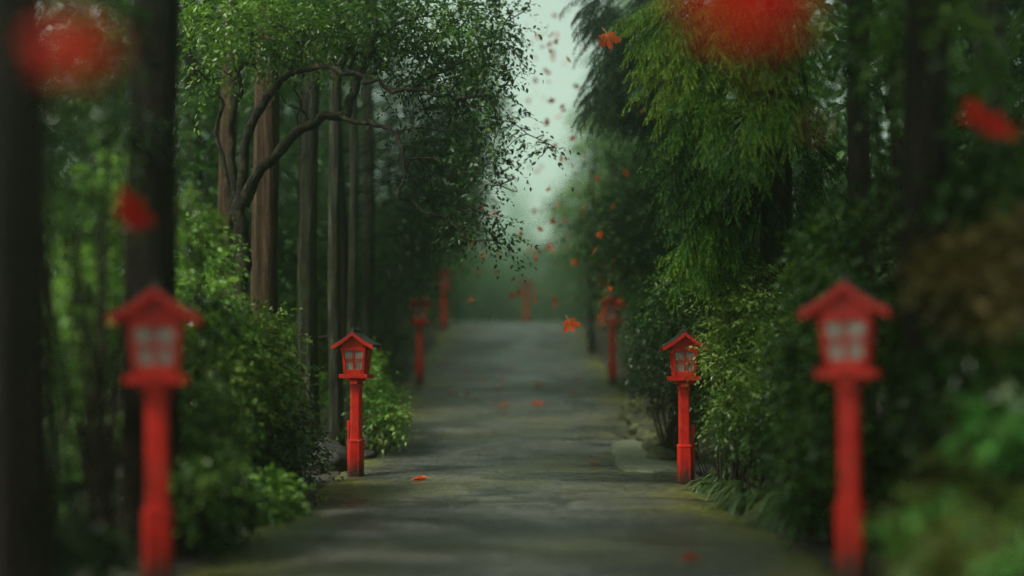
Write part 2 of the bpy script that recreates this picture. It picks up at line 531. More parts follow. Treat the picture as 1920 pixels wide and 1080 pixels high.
def make_lantern():
    r = empty('roadside_lantern', (0, 0, 0))
    a = MB(); oct_post(a, [(.142, .43), (.137, 1.0), (.135, 1.085)]); post = a.build('post', M['red'], r, bevel=.004)
    a = MB(); oct_post(a, [(.182, -.12), (.180, .20), (.177, .425), (.188, .428), (.188, .450), (.15, .460)]); a.build('sleeve', M['red'], r, bevel=.004)
    a = MB(); a.box((0, 0, 1.10), (.15, .15, .04)); a.box((0, 0, 1.135), (.10, .30, .045)); a.box((0, 0, 1.1655), (.24, .10, .04)); a.build('bracket', M['red'], r, bevel=.004)
    a = MB()
    for s in (-1, 1):
        a.box((0, s * .150, 1.205), (.385, .05, .05)); a.box((s * .150, 0, 1.2055), (.05, .249, .045))
    a.box((0, 0, 1.194), (.25, .25, .016)); a.build('tray', M['red'], r, bevel=.004)
    # lamp box: corner posts lean outwards towards the top
    b0, t0, z0, z1 = .118, .150, 1.231, 1.545
    a = MB()
    for sx in (-1, 1):
        for sy in (-1, 1):
            a.bar((sx * b0, sy * b0, z0), (sx * t0, sy * t0, z1), .034, .034)
    for sy in (-1, 1):
        a.box((0, sy * (b0 + .003), z0 + .026), (.20, .03, .05)); a.box((0, sy * (t0 - .004), z1 - .022), (.266, .03, .043))
        a.box((sy * (b0 + .003), 0, z0 + .026), (.03, .20, .05)); a.box((sy * (t0 - .004), 0, z1 - .022), (.03, .266, .043))
    # gable infill, front and back
    for sy in (-1, 1):
        xs = np.linspace(-.165, .165, 15)
        v = [(x, sy * .150, z1) for x in xs] + [(x, sy * .150, roof_z(x) - .002) for x in xs] + [(x, sy * .132, z1) for x in xs] + [(x, sy * .132, roof_z(x) - .002) for x in xs]
        n = len(xs); f = []
        for i in range(n - 1):
            f += [(i, i + 1, n + i + 1, n + i), (2 * n + i + 1, 2 * n + i, 3 * n + i, 3 * n + i + 1), (i, 2 * n + i, 2 * n + i + 1, i + 1)]
        a.add(v, f)
    a.build('lamp_box', M['red'], r, bevel=.003)
    # four windows: lattice + pane
    for k in range(4):
        an = k * math.pi / 2; c, s = math.cos(an), math.sin(an)
        Mx = np.array([[c, -s, 0], [s, c, 0], [0, 0, 1]])

        def W(x, z, d=0):
            t = (z - z0) / (z1 - z0); y = -(b0 + (t0 - b0) * t) + d
            return Mx @ np.array([x, y, z])
        a = MB(); zl, zh = z0 + .05, z1 - .043
        a.add([W(-.105, zl, .006), W(.105, zl, .006), W(.135, zh, .006), W(-.135, zh, .006), W(-.105, zl, .012), W(.105, zl, .012), W(.135, zh, .012), W(-.135, zh, .012)],
              [(0, 1, 2, 3), (7, 6, 5, 4), (0, 4, 5, 1), (2, 6, 7, 3)])
        w = a.build('window', M['pane'], r)
        a = MB(); nn = Mx @ np.array([0, -1, 0])
        for x in (-.011, .011): a.bar(W(x, zl), W(x, zh), .010, .016, nn)
        for z in ((zl + zh) / 2 - .010, (zl + zh) / 2 + .012):
            a.bar(W(-.115, z, .001), W(.115, z, .001), .010, .014, nn)
        for x in (-.072, -.043, .043, .072): a.bar(W(x, zl, .004), W(x * 1.2, zh, .004), .0035, .006, nn)
        a.build('lattice', M['red'], w)
    # roof
    xs = np.linspace(-.285, .285, 21); n = len(xs)
    a = MB(); hy = .205
    v = []
    for y in (-hy, hy):
        v += [(x, y, roof_z(x) + .036) for x in xs] + [(x, y, roof_z(x) + .004) for x in xs]
    f = []
    for i in range(n - 1):
        f += [(i, i + 1, n + i + 1, n + i)[::-1], (2 * n + i, 2 * n + i + 1, 3 * n + i + 1, 3 * n + i),
              (i, i + 1, 2 * n + i + 1, 2 * n + i), (n + i, 3 * n + i, 3 * n + i + 1, n + i + 1)]
    f += [(0, n, 3 * n, 2 * n), (n - 1, 3 * n - 1, 4 * n - 1, 2 * n - 1)]
    a.add(v, f); roof = a.build('roof', M['roof'], r)
    a = MB(); a.tube([(0, -hy - .012, 1.744), (0, 0, 1.742), (0, hy + .012, 1.744)], .026, 8); a.build('ridge_cap', M['roof'], roof)
    for sy in (-1, 1):
        a = MB(); xs2 = np.linspace(-.282, .282, 25); n = len(xs2); y0, y1 = sy * (hy - .004), sy * (hy + .022)
        v = []
        for y in (y0, y1):
            v += [(x, y, roof_z(x) + .019) for x in xs2] + [(x, y, roof_z(x) - .026) for x in xs2]
        f = []
        for i in range(n - 1):
            f += [(i, i + 1, n + i + 1, n + i), (2 * n + i + 1, 2 * n + i, 3 * n + i, 3 * n + i + 1), (i, 2 * n + i, 2 * n + i + 1, i + 1), (n + i, n + i + 1, 3 * n + i + 1, 3 * n + i)]
        f += [(0, n, 3 * n, 2 * n), (n - 1, 3 * n - 1, 4 * n - 1, 2 * n - 1)]
        a.add(v, f); a.build('barge_board', M['red'], roof, bevel=.003)
    return r


proto = make_lantern()
LG = 'red lanterns lining the path'
LANT = [
    (296, 7.0, 0, .22, 1.03, 'blurred red lantern closest on the left, dark trunk standing behind it', 0),
    (1595, 7.2, 0, -.42, 1.06, 'blurred red lantern closest on the right, in front of the dark bushes', 0),
    (668, 13.9, 0, -.15, 1.0, 'sharp red lantern on the left verge beside the slim trunks, boulder at its foot', -1),
    (1284, 13.3, -.02, -.02, 1.0, 'sharp red lantern on the right verge half under the glossy bush', 1),
    (787, 22.6, 0, .1, 1.0, 'out of focus dark red lantern on the left where the path climbs', 0),
    (1149, 22.6, 0, -.1, 1.0, 'out of focus dark red lantern on the right just before the slim dark trunk', 0),
    (833, 34, 0, .1, 1.05, 'faint lantern in the mist near the crest, left of the path', 0),
    (1127, 33.5, .1, -.1, 1.05, 'faint lantern under leaves near the crest, right of the path, leaning', 0),
    (987, 45, 0, .1, 1.0, 'palest lantern in the mist straight ahead beyond the crest', 0),
]
BUILT = []
for i, (px, Y, dz, rzz, s, lab, conduit) in enumerate(LANT):
    o = proto if i == 0 else copy_tree(proto)
    X = (px - CX0) * Y / F
    o.location = (X, Y, max(float(prof(Y)), gz(X, Y)) + dz * 0 - .01)
    o.rotation_euler = (0, .09 if 'leaning' in lab else random.uniform(-.012, .012), rzz)
    o.scale = (s * (.88 if s > 1.025 else .89),) * 2 + (s,)
    tag(o, lab, 'lantern', LG)
    BUILT.append((o, conduit))
for o, conduit in BUILT:
    if conduit:
        a = MB(); x = .115 * conduit
        a.tube([(x, .03, -.1), (x, .03, .3), (x, .03, .52), (x * .9, .03, .62)], .017, 8)
        a.box((x, .03, .62), (.04, .04, .12))
        a.build('conduit', M['red'], o, bevel=.003)
    if conduit == 1:
        a = MB()
        for k in range(3):
            a.tube([(.11 + .01 * k, .05, .58), (.16 + .03 * k, .10, .30), (.24 + .05 * k, .16, .10), (.34 + .06 * k, .1 + .05 * k, .03), (.5, .05 + .1 * k, .06)], .006, 6)
        a.build('cable', M['cable'], o)


# ------------------------------------------------------------------ trunks and trees
def smooth_path(pts, k=4):
    P = np.asarray(pts, float); out = []
    for i in range(len(P) - 1):
        p0, p1, p2, p3 = P[max(i - 1, 0)], P[i], P[i + 1], P[min(i + 2, len(P) - 1)]
        for t in np.arange(k) / k:
            out.append(.5 * ((2 * p1) + (-p0 + p2) * t + (2 * p0 - 5 * p1 + 4 * p2 - p3) * t * t + (-p0 + 3 * p1 - 3 * p2 + p3) * t ** 3))
    out.append(P[-1]); return np.array(out)


def trunk_path(h, lean=(0, 0), wob=.08, seed=0, n=22):
    z = np.concatenate([[-.4, 0, .15, .4], np.linspace(.9, h, n)])
    x = lean[0] * z + wob * np.sin(z * .6 + seed) * np.clip(z / 4, 0, 1)
    y = lean[1] * z + wob * np.cos(z * .5 + seed * 1.7) * np.clip(z / 4, 0, 1)
    return np.stack([x, y, z], 1)


def big_tree(name, px, Y, wpx, lab, mat, h=15, crown=None, lean=(0, 0), flare=.5, stubs=0, group=None, seed=1, X=None):
    """straight forest tree: trunk with flare and broken stubs, crown high above"""
    if X is None: X = (px - CX0) * Y / F
    base = (X, Y, gz(X, Y))
    r0 = wpx * Y / F / 2
    e = empty(name, base); tag(e, lab, 'tree', group)
    a = MB(); P = trunk_path(h, lean, .05, seed)
    rr = r0 * (1.0 - .62 * np.clip(P[:, 2], 0, h) / h) * (1 + flare * np.exp(-np.clip(P[:, 2], 0, 9) / .28))
    a.tube(P, rr, 28, .10, seed)
    rs = np.random.default_rng(seed)
    for k in range(stubs):
        z = rs.uniform(1.5, min(h, 7)); an = rs.uniform(0, 6.28); L = rs.uniform(.25, .9)
        i = int(np.argmin(abs(P[:, 2] - z))); d = np.array([math.cos(an), math.sin(an), rs.uniform(-.3, .3)])
        a.tube(smooth_path([P[i], P[i] + d * L * .4, P[i] + d * L * .75 + rs.normal(0, .06, 3), P[i] + d * L + UP * rs.uniform(-.2, .1)], 3), np.linspace(.022, .006, 10), 6)
    if crown:
        z0, z1, rad, k, leaf = crown
        for q in range(12):
            z = z0 + (z1 - z0) * (q + .5) / 12; i = int(np.argmin(abs(P[:, 2] - z))); an = q * 2.4
            d = np.array([math.cos(an), math.sin(an), .25]); L = rad * .85
            a.tube(smooth_path([P[i], P[i] + d * L * .5, P[i] + d * L - UP * .2], 4), np.linspace(r0 * .3, .012, 9), 6)
    a.build('trunk', mat, e, smooth=True)
    if crown:
        bl = []
        for q in range(14):
            z = z0 + (z1 - z0) * (q + .5) / 14; an = q * 2.4; w = rad * (1 - .5 * abs(2 * (q + .5) / 14 - .8))
            k_ = max(3, k // 40) if k < 900 else k // 14
            bl.append(((math.cos(an) * w * .55 + lean[0] * z, math.sin(an) * w * .55 + lean[1] * z, z), (w * .62, w * .62, (z1 - z0) * .07), k_))
        soup_obj('crown', leafy(bl, leaf, 8, leaf * 5, .4, rs), M['far'], e)
    return e


LT = 'straight trunks on the left of the path'
big_tree('forest_tree', 22, 5.2, 150, 'near black trunk at the left edge of the photo, heavily blurred', M['bark_dark'], 13, (5.6, 13, 2.7, 1700, .2), seed=3, flare=.3)  # out of view crown, packed dense to shade the near left side
big_tree('forest_tree', 285, 8.0, 104, 'dark blurred trunk rising behind the closest left lantern', M['bark_dark'], 15, (8, 13, 2.2, 600, .2), seed=5, flare=.3)
big_tree('cedar_tree', 495, 15.0, 54, 'thick reddish brown trunk behind the crooked limbs, lit on its left side', M['bark_red'], 17, (9, 17, 2.6, 600, .2), seed=11, group=LT, stubs=3)
big_tree('cedar_tree', 424, 16.4, 36, 'pale brown trunk left of the thick reddish one', M['bark_red'], 16, (9, 16, 2.2, 500, .2), seed=17, group=LT)
big_tree('cedar_tree', 578, 15.2, 40, 'dark grey trunk between the reddish trunk and the slim ones', M['bark_grey'], 16, (9, 16, 2.2, 500, .2), seed=23, group=LT, stubs=4)
big_tree('cedar_tree', 631, 16.0, 26, 'slim trunk directly behind the sharp left lantern', M['bark_grey'], 15, (9, 15, 1.9, 400, .2), seed=29, group=LT, stubs=3, lean=(-.006, 0))
big_tree('cedar_tree', 659, 17.6, 18, 'slimmest greenish trunk right of the one behind the sharp lantern', M['bark_grey'], 15, (9, 15, 1.8, 400, .2), seed=31, group=LT, lean=(0, 0))
big_tree('cedar_tree', 688, 20.0, 24, 'soft grey trunk last of the row before the dark foliage', M['bark_grey'], 16, (9, 16, 1.8, 400, .2), seed=37, group=LT)
big_tree('forest_tree', 1745, 7.6, 95, 'dark blurred trunk behind the closest right lantern', M['bark_dark'], 15, (5.8, 14, 3.0, 1500, .2), seed=41, flare=.3)  # this and the next two: unseen crowns made dense to darken the right
big_tree('forest_tree', 1850, 9.6, 62, 'pale grey blurred trunk near the upper right corner', M['bark_grey'], 15, (7.0, 15, 2.8, 1300, .2), seed=43, flare=.3)
big_tree('forest_tree', 1620, 10.5, 48, 'dim trunk in the shade between the hanging cedar and the dark trunk', M['bark_dark'], 15, (6.8, 14, 2.4, 1400, .2), seed=47, flare=.3)

# crooked evergreen reaching over the path ---------------------------------
HX, HYY = (462 - CX0) * 13.0 / F, 13.0
he = empty('crooked_evergreen', (HX, HYY, gz(HX, HYY)))
tag(he, 'crooked evergreen tree with bent bare limbs reaching over the path', 'tree')
off = np.array(he.location)
a = MB()


def limb(pts, r0, r1, n=10, mb=None, jit=.012):
    P = smooth_path([at(*p) if len(p) == 3 else p for p in pts], 5)
    kk = np.array([[mnoise.noise(Vector((q[0] * 4.6, q[2] * 4.6, c * 9.1 + len(P)))) for c in range(3)] for q in P]) * .13
    P = P + (kk + R.normal(0, jit, P.shape)) * np.linspace(.15, 1, len(P))[:, None]
    (mb or a).tube(P - off, np.linspace(r0, r1, len(P)) * (.74 + .26 * R.random(len(P))), n, .12, random.uniform(0, 6))
    return P


LIMBS = []
limb([(470, 960, 13), (466, 800, 13), (455, 590, 13), (452, 470, 13), (457, 360, 13)], .11, .088, 14)
LIMBS.append(limb([(456, 385, 13), (475, 340, 12.95), (505, 303, 12.9), (550, 258, 12.8), (600, 226, 12.7), (640, 213, 12.7), (661, 190, 12.7), (672, 150, 12.7), (692, 118, 12.8), (700, 70, 12.9), (705, -20, 13)], .075, .03, 12))
LIMBS.append(limb([(632, 216, 12.7), (660, 229, 12.6), (700, 232, 12.4), (726, 240, 12.3), (747, 268, 12.2), (758, 293, 12.1), (754, 330, 12.0), (756, 368, 12.0), (778, 388, 12.0), (830, 412, 11.95), (870, 438, 11.9), (925, 452, 11.9)], .032, .009, 9))
LIMBS.append(limb([(452, 400, 13), (458, 300, 13), (474, 235, 12.9), (498, 180, 12.9), (522, 152, 12.9), (548, 136, 12.8), (600, 124, 12.5), (645, 133, 12.3), (700, 150, 12.1), (775, 163, 12.0), (860, 184, 12.0), (930, 180, 12.0)], .062, .014, 10))
LIMBS.append(limb([(448, 420, 13.1), (434, 300, 13.2), (430, 235, 13.2), (440, 180, 13.2), (462, 110, 13.2), (480, 30, 13.2), (500, -60, 13.2)], .05, .02, 10))
LIMBS.append(limb([(446, 420, 13.1), (415, 290, 13.3), (408, 230, 13.4), (420, 190, 13.4), (400, 160, 13.4), (370, 120, 13.4), (350, 40, 13.4)], .036, .01, 8))
LIMBS.append(limb([(640, 133, 12.8), (655, 80, 12.9), (640, 40, 13), (628, -30, 13)], .03, .012, 8))
LIMBS.append(limb([(655, 130, 12.8), (672, 110, 12.7), (690, 105, 12.6)], .025, .012, 8))
LIMBS.append(limb([(560, 250, 12.8), (558, 200, 12.9), (552, 150, 13)], .02, .012, 8))
LIMBS.append(limb([(775, 163, 12.8), (830, 130, 12.6), (890, 110, 12.4), (940, 60, 12.3), (990, -10, 12.2)], .018, .006, 7))
LIMBS.append(limb([(860, 184, 12.7), (920, 220, 12.5), (975, 240, 12.4), (1045, 290, 12.3)], .013, .004, 6))
LIMBS.append(limb([(755, 300, 12.6), (810, 300, 12.5), (860, 320, 12.4), (940, 340, 12.4)], .012, .004, 6))
LIMBS.append(limb([(735, 250, 12.6), (800, 240, 12.5), (880, 255, 12.4)], .012, .004, 6))
LIMBS.append(limb([(700, 70, 12.9), (760, 40, 12.8), (850, 20, 12.7), (930, -10, 12.6)], .02, .006, 7))
LIMBS.append(limb([(545, 137, 12.9), (560, 90, 13), (590, 40, 13.1), (600, -20, 13.1)], .02, .008, 7))
LIMBS.append(limb([(830, 412, 12.5), (850, 400, 12.4), (900, 395, 12.3), (935, 405, 12.2)], .008, .003, 6))
HB = [(410, 30, 60, 60, 13.3, .7, 130, .85), (480, 60, 60, 60, 12.8, .7, 130, .75), (560, 50, 80, 60, 13, .8, 170, .6), (460, 110, 35, 26, 13.6, .3, 26, .85),  # last values are tints; lit upper left clumps are coloured lighter
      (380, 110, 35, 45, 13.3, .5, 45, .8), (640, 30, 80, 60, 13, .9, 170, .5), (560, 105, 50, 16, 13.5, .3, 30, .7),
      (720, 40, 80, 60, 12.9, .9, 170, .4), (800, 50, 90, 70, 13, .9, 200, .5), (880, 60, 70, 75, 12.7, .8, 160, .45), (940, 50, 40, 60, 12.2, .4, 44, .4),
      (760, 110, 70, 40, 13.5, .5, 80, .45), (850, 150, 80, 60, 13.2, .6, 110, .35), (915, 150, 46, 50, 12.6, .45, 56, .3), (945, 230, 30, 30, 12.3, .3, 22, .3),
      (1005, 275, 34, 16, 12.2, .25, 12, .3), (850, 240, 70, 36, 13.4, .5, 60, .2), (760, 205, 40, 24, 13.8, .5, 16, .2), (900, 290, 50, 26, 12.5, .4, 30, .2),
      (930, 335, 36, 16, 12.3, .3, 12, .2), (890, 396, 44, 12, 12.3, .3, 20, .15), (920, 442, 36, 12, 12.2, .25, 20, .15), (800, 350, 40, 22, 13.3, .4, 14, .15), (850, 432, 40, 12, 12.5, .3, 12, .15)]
LP = np.concatenate(LIMBS)
for b in HB:
    c, r = blob_px(*b[:6])
    for q in range(6):
        O, _ = inside(c, r * .9, 1)
        i = int(np.argmin(np.linalg.norm(LP - O[0], axis=1) + R.random(len(LP)) * .15)); p = LP[i]
        if np.linalg.norm(p - O[0]) > 1.5: continue
        m_ = (p + O[0]) / 2 + R.normal(0, .08, 3)
        a.tube(smooth_path([p, m_, O[0]], 4) - off, np.linspace(.008, .0025, 9), 5)
trunk_o = a.build('trunk', M['bark_limb'], he, smooth=True)
soup_obj('crown', leafy([(*blob_px(*b[:6]), b[6] * 1.2, b[7] + .08) for b in HB], .072, 8, .32, .4), M['camellia'], he, off)


# hanging cedar ----------------------------------------------------------
def fronds(O, D, L, strands=12, need=16, tint=None, rs=R, hang=.6, nl=.025, nw=.011):
    S = len(O); D = nrm(D); L = np.broadcast_to(L, (S,))
    t = ((np.arange(strands) + .5) / strands)[None, :, None]
    Lk = L[:, None, None]
    pos = O[:, None] + D[:, None] * Lk * t - UP * hang * Lk * t ** 2
    tan = nrm(D[:, None] - UP * 2 * hang * t)
    side = nrm(np.cross(D, UP) + rs.normal(0, .15, (S, 3)))[:, None]
    sg = np.where(np.arange(strands) % 2 == 0, 1, -1)[None, :, None]
    sd = nrm(tan * .9 + sg * side * .55 + rs.normal(0, .10, (S, strands, 3)) - UP * .35)
    sl = (.17 + .11 * rs.random((S, strands, 1))) * (1.15 - .6 * t) * (Lk / .6) ** .7
    P0 = pos.reshape(-1, 3); d0 = sd.reshape(-1, 3); l0 = sl.reshape(-1, 1, 1); tt = np.repeat(tint if tint is not None else rs.random(S), strands)
    u = ((np.arange(need) + .3) / need)[None, :, None]
    p = P0[:, None] + d0[:, None] * l0 * u - UP * .35 * l0 * u ** 2
    tg = nrm(d0[:, None] - UP * .7 * u)
    rad = rs.normal(0, 1, p.shape); rad = nrm(rad - tg * (rad * tg).sum(-1, keepdims=True))
    ax = tg * .9 + rad * .42
    N = len(p.reshape(-1, 3))
    tn = np.clip(np.repeat(tt, need) + np.tile(np.linspace(-.22, .26, need), len(P0)) + rs.normal(0, .06, N), 0, 1)
    return soup(p.reshape(-1, 3), ax.reshape(-1, 3), nrm(np.cross(ax, rs.normal(0, 1, p.shape))).reshape(-1, 3), nl * (.7 + .6 * rs.random(N)), np.full(N, nw), tn, NEED_T, NEED_F)


def cedar(name, px, Y, lab, blobs, mat, needmat, top=10, w=46, seed=1):
    X = (px - CX0) * Y / F; e = empty(name, (X, Y, gz(X, Y))); tag(e, lab, 'tree')
    of = np.array(e.location); a = MB(); rs = np.random.default_rng(seed)
    P = trunk_path(top, (.0, .0), .05, seed); r0 = w * Y / F / 2
    a.tube(P, r0 * (1 - .6 * np.clip(P[:, 2], 0, top) / top) * (1 + .5 * np.exp(-np.clip(P[:, 2], 0, 9) / .3)), 22, .1, seed)
    parts = []
    for (bx, by, rx, ry_, bY, rY, k, tm) in blobs:
        c, r = blob_px(bx, by, rx, ry_, bY, rY)
        k = int(k * (.95 if name == 'dark_cedar' else .95)); O, d = inside(c, r, k, rs, .5)
        outw = nrm((O - of) * np.array([1, 1, 0]))
        D = outw * .7 + d * .35 + rs.normal(0, .3, O.shape) - UP * .25 + np.array([-.1, -.35, 0])
        cl = np.array([mnoise.noise(Vector(q * 1.8)) for q in O])
        dk = name == 'dark_cedar'
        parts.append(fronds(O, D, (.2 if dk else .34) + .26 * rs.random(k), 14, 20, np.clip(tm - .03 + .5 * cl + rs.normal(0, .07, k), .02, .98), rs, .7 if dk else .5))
        for q in range(5):
            tip = O[q % k]; z = min(max(tip[2] - of[2] + .7, .8), top - .3); i = int(np.argmin(abs(P[:, 2] - z)))
            m_ = (P[i] + tip - of) / 2 + UP * .25
            a.tube(smooth_path([P[i], m_, tip - of], 4), np.linspace(.026, .006, 9), 6)
    a.build('trunk', mat, e, smooth=True)
    soup_obj('crown', join(parts), needmat, e, of)
    return e


cedar('hanging_cedar', 1455, 13.2, 'cedar with long hanging yellow green sprays on the right of the path', [
    (1262, 30, 30, 50, 12.5, .4, 46, .85), (1290, 95, 34, 50, 12.4, .4, 56, .85), (1325, 165, 34, 40, 12.3, .35, 44, .75), (1300, 225, 22, 34, 12.4, .25, 24, .6),  # last values paint the lit left edge pale and the right near black
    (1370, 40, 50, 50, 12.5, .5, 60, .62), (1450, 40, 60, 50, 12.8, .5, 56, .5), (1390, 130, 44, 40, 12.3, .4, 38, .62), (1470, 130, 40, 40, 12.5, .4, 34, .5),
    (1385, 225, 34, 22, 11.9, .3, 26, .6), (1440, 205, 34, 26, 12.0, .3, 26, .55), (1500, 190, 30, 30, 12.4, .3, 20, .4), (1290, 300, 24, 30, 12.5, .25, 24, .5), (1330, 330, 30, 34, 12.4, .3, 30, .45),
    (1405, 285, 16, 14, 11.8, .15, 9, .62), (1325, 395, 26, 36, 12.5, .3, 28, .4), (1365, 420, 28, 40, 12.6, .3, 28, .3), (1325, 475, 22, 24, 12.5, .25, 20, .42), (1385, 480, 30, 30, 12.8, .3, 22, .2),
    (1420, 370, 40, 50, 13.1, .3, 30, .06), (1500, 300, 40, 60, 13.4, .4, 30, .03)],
    M['bark_dark'], M['needle'], 10, 70, 61)
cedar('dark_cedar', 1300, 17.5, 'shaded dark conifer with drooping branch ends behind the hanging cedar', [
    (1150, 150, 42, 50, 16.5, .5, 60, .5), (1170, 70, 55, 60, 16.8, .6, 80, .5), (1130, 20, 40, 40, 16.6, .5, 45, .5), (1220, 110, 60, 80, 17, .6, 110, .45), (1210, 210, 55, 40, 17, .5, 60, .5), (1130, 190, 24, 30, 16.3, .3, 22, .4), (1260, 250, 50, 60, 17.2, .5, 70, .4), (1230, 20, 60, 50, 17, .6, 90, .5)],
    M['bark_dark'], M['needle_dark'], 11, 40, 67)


# leafy trees at middle distance, overhanging the path on the right and left
def leaf_tree(name, X, Y, lab, blobs, mat, h, r0, k=1.0, leaf=.11, seed=1, group=None, barkm='bark_dark', lean=(0, 0), cat='tree'):
    e = empty(name, (X, Y, gz(X, Y))); tag(e, lab, cat, group); of = np.array(e.location)
    rs = np.random.default_rng(seed); a = MB(); P = trunk_path(h, lean, .1, seed)
    a.tube(P, r0 * (1 - .7 * np.clip(P[:, 2], 0, h) / h) * (1 + .4 * np.exp(-np.clip(P[:, 2], 0, 9) / .3)), 14, .1, seed)
    bl = []
    for b in blobs:
        c, r = blob_px(*b[:6]); bl.append((c - of, r, b[6] * k, b[7]))
        for q in range(4):
            tip = inside(c - of, r * .8, 1, rs)[0][0]; z = min(max(tip[2] - .6, .6), h - .2); i = int(np.argmin(abs(P[:, 2] - z)))
            a.tube(smooth_path([P[i], (P[i] + tip) / 2 + rs.normal(0, .25, 3) + UP * .15, tip], 4), np.linspace(.013, .003, 9), 5)
    a.build('trunk', M[barkm], e, smooth=True)
    soup_obj('crown', leafy(bl, leaf, 8, leaf * 4.6, .4, rs), mat, e)
    return e


leaf_tree('broadleaf_tree', 2.55, 20.5, 'dark leafy tree drooping low over the far right lantern', [
    (1190, 450, 60, 50, 20, .8, 230, .35), (1250, 420, 70, 80, 20, .9, 300, .4), (1190, 360, 70, 60, 20.5, .9, 260, .4), (1250, 320, 60, 60, 20.5, .9, 220, .4), (1150, 420, 50, 40, 20.3, .6, 110, .5), (1250, 530, 55, 50, 19.5, .7, 210, .35), (1165, 490, 40, 22, 20, .4, 50, .4), (1290, 480, 60, 70, 19, .8, 240, .35), (1235, 600, 36, 40, 19, .5, 120, .3)], M['camellia'], 7, .10, 1.0, .12, 71)
leaf_tree('broadleaf_tree', 3.3, 40, 'misty green tree with red leaves drifting before it, right of the light gap', [
    (1095, 395, 60, 36, 38, 1.2, 170, .8), (1150, 320, 60, 55, 39, 1.4, 230, .7), (1120, 250, 45, 45, 39, 1.2, 110, .7), (1070, 412, 46, 18, 37, .8, 50, .9), (1180, 240, 60, 60, 40, 1.4, 240, .6), (1110, 470, 55, 30, 39, 1.0, 130, .6), (1170, 150, 45, 60, 40, 1.4, 180, .6), (1190, 60, 55, 60, 40, 1.4, 190, .6)], M['fresh'], 15, .16, 1.0, .19, 73)
leaf_tree('slim_tree', (1110 - CX0) * 29.0 / F, 29.0, 'slim dark trunk on the right edge of the climbing path', [
    (1135, 470, 45, 35, 29, .8, 130, .4), (1160, 410, 50, 50, 29, .8, 160, .4)], M['camellia'], 6, .09, 1.0, .14, 79)
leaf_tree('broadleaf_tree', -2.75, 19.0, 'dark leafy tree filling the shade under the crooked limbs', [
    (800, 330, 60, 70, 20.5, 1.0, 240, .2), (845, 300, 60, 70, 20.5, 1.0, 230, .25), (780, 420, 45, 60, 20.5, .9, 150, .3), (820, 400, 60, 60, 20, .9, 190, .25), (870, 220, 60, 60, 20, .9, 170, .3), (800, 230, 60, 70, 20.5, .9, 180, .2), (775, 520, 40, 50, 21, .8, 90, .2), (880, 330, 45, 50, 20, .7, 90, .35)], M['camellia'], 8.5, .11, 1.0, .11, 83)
leaf_tree('broadleaf_tree', -3.9, 38.0, 'misty olive tree behind the far left lantern', [
    (800, 470, 60, 45, 38, 1.4, 200, .6), (850, 400, 55, 55, 38, 1.4, 190, .7), (750, 420, 60, 60, 38, 1.4, 200, .5), (880, 460, 34, 26, 37, .8, 60, .8), (850, 300, 55, 55, 38, 1.4, 190, .6), (890, 200, 45, 60, 38, 1.4, 160, .6), (790, 545, 50, 36, 38, 1.1, 110, .4), (880, 90, 50, 60, 38, 1.4, 160, .6)], M['fresh'], 15, .17, 1.0, .2, 89)

# forest behind -------------------------------------------------------------
PROT = []
for k in range(4):
    rs = np.random.default_rng(100 + k); h = (13, 15, 12, 14)[k]
    e = empty('forest_tree', (0, 0, -60)); a = MB(); P = trunk_path(h, (0, 0), .12, k)
    a.tube(P, .17 * (1 - .7 * np.clip(P[:, 2], 0, h) / h) * (1 + .4 * np.exp(-np.clip(P[:, 2], 0, 9) / .3)), 12, .1, k)
    bl = []
    for q in range(16):
        z = 2.2 + (h - 2.2) * (q + .5) / 16; an = q * 2.4 + k; w = 2.3 * (1 - .55 * (q / 16) ** 2)
        c = np.array([math.cos(an) * w * .6, math.sin(an) * w * .6, z]); r = np.array([w * .6, w * .6, .75])
        bl.append((c, r, 70 if z < 8 else 40, .5)); i = int(np.argmin(abs(P[:, 2] - z + .5)))
        a.tube(smooth_path([P[i], (P[i] + c) / 2 + UP * .2, c], 4), np.linspace(.05, .012, 9), 6)
    a.build('trunk', M['bark_dark'], e, smooth=True)
    soup_obj('crown', leafy(bl, .19, 8, .85, .45, rs), M['far'], e); PROT.append(e)

FAR = []
for side, lst in ((-1, [(5.2, 19), (7.8, 23.5), (6.0, 23), (4.6, 27), (8.5, 20), (7.0, 28), (4.8, 33), (9.5, 26), (6.5, 36), (5.2, 40), (9.0, 40), (8.2, 47), (12, 33)]),
                  (1, [(5.4, 16.5), (7.6, 13.5), (5.2, 23), (7.5, 20), (4.9, 31), (7.0, 28), (4.7, 37), (8.0, 38), (9.0, 24), (5.2, 44), (8.5, 48), (8.2, 18.6), (10.2, 22.5), (7.4, 16.4)])):
    for x, y in lst:
        FAR.append((side * x, y, 'L' if side < 0 else 'R'))
for x, y in [(-7.5, 52), (-4.4, 58), (-5, 70), (6.4, 60), (7.5, 74), (-6.5, 68), (8.5, 64), (-10, 60), (-7, 86), (10.5, 86), (0, 190), (5, 180), (10.5, 195), (-4.5, 200), (2.5, 205), (7.5, 215), (14, 190), (-9, 180), (5.0, 68), (4.9, 84), (-3.6, 82), (6.4, 96), (1.2, 235), (-3, 240)]:
    FAR.append((x, y, 'A'))
LAB = {'L': ('dim forest tree among those standing in the shade left of the path', 'shaded forest trees on the left'),
       'R': ('dim forest tree among those standing in the shade right of the path', 'shaded forest trees on the right'),
       'A': ('pale tree fading into the mist beyond the crest of the path', 'misty trees beyond the crest')}
used = set()
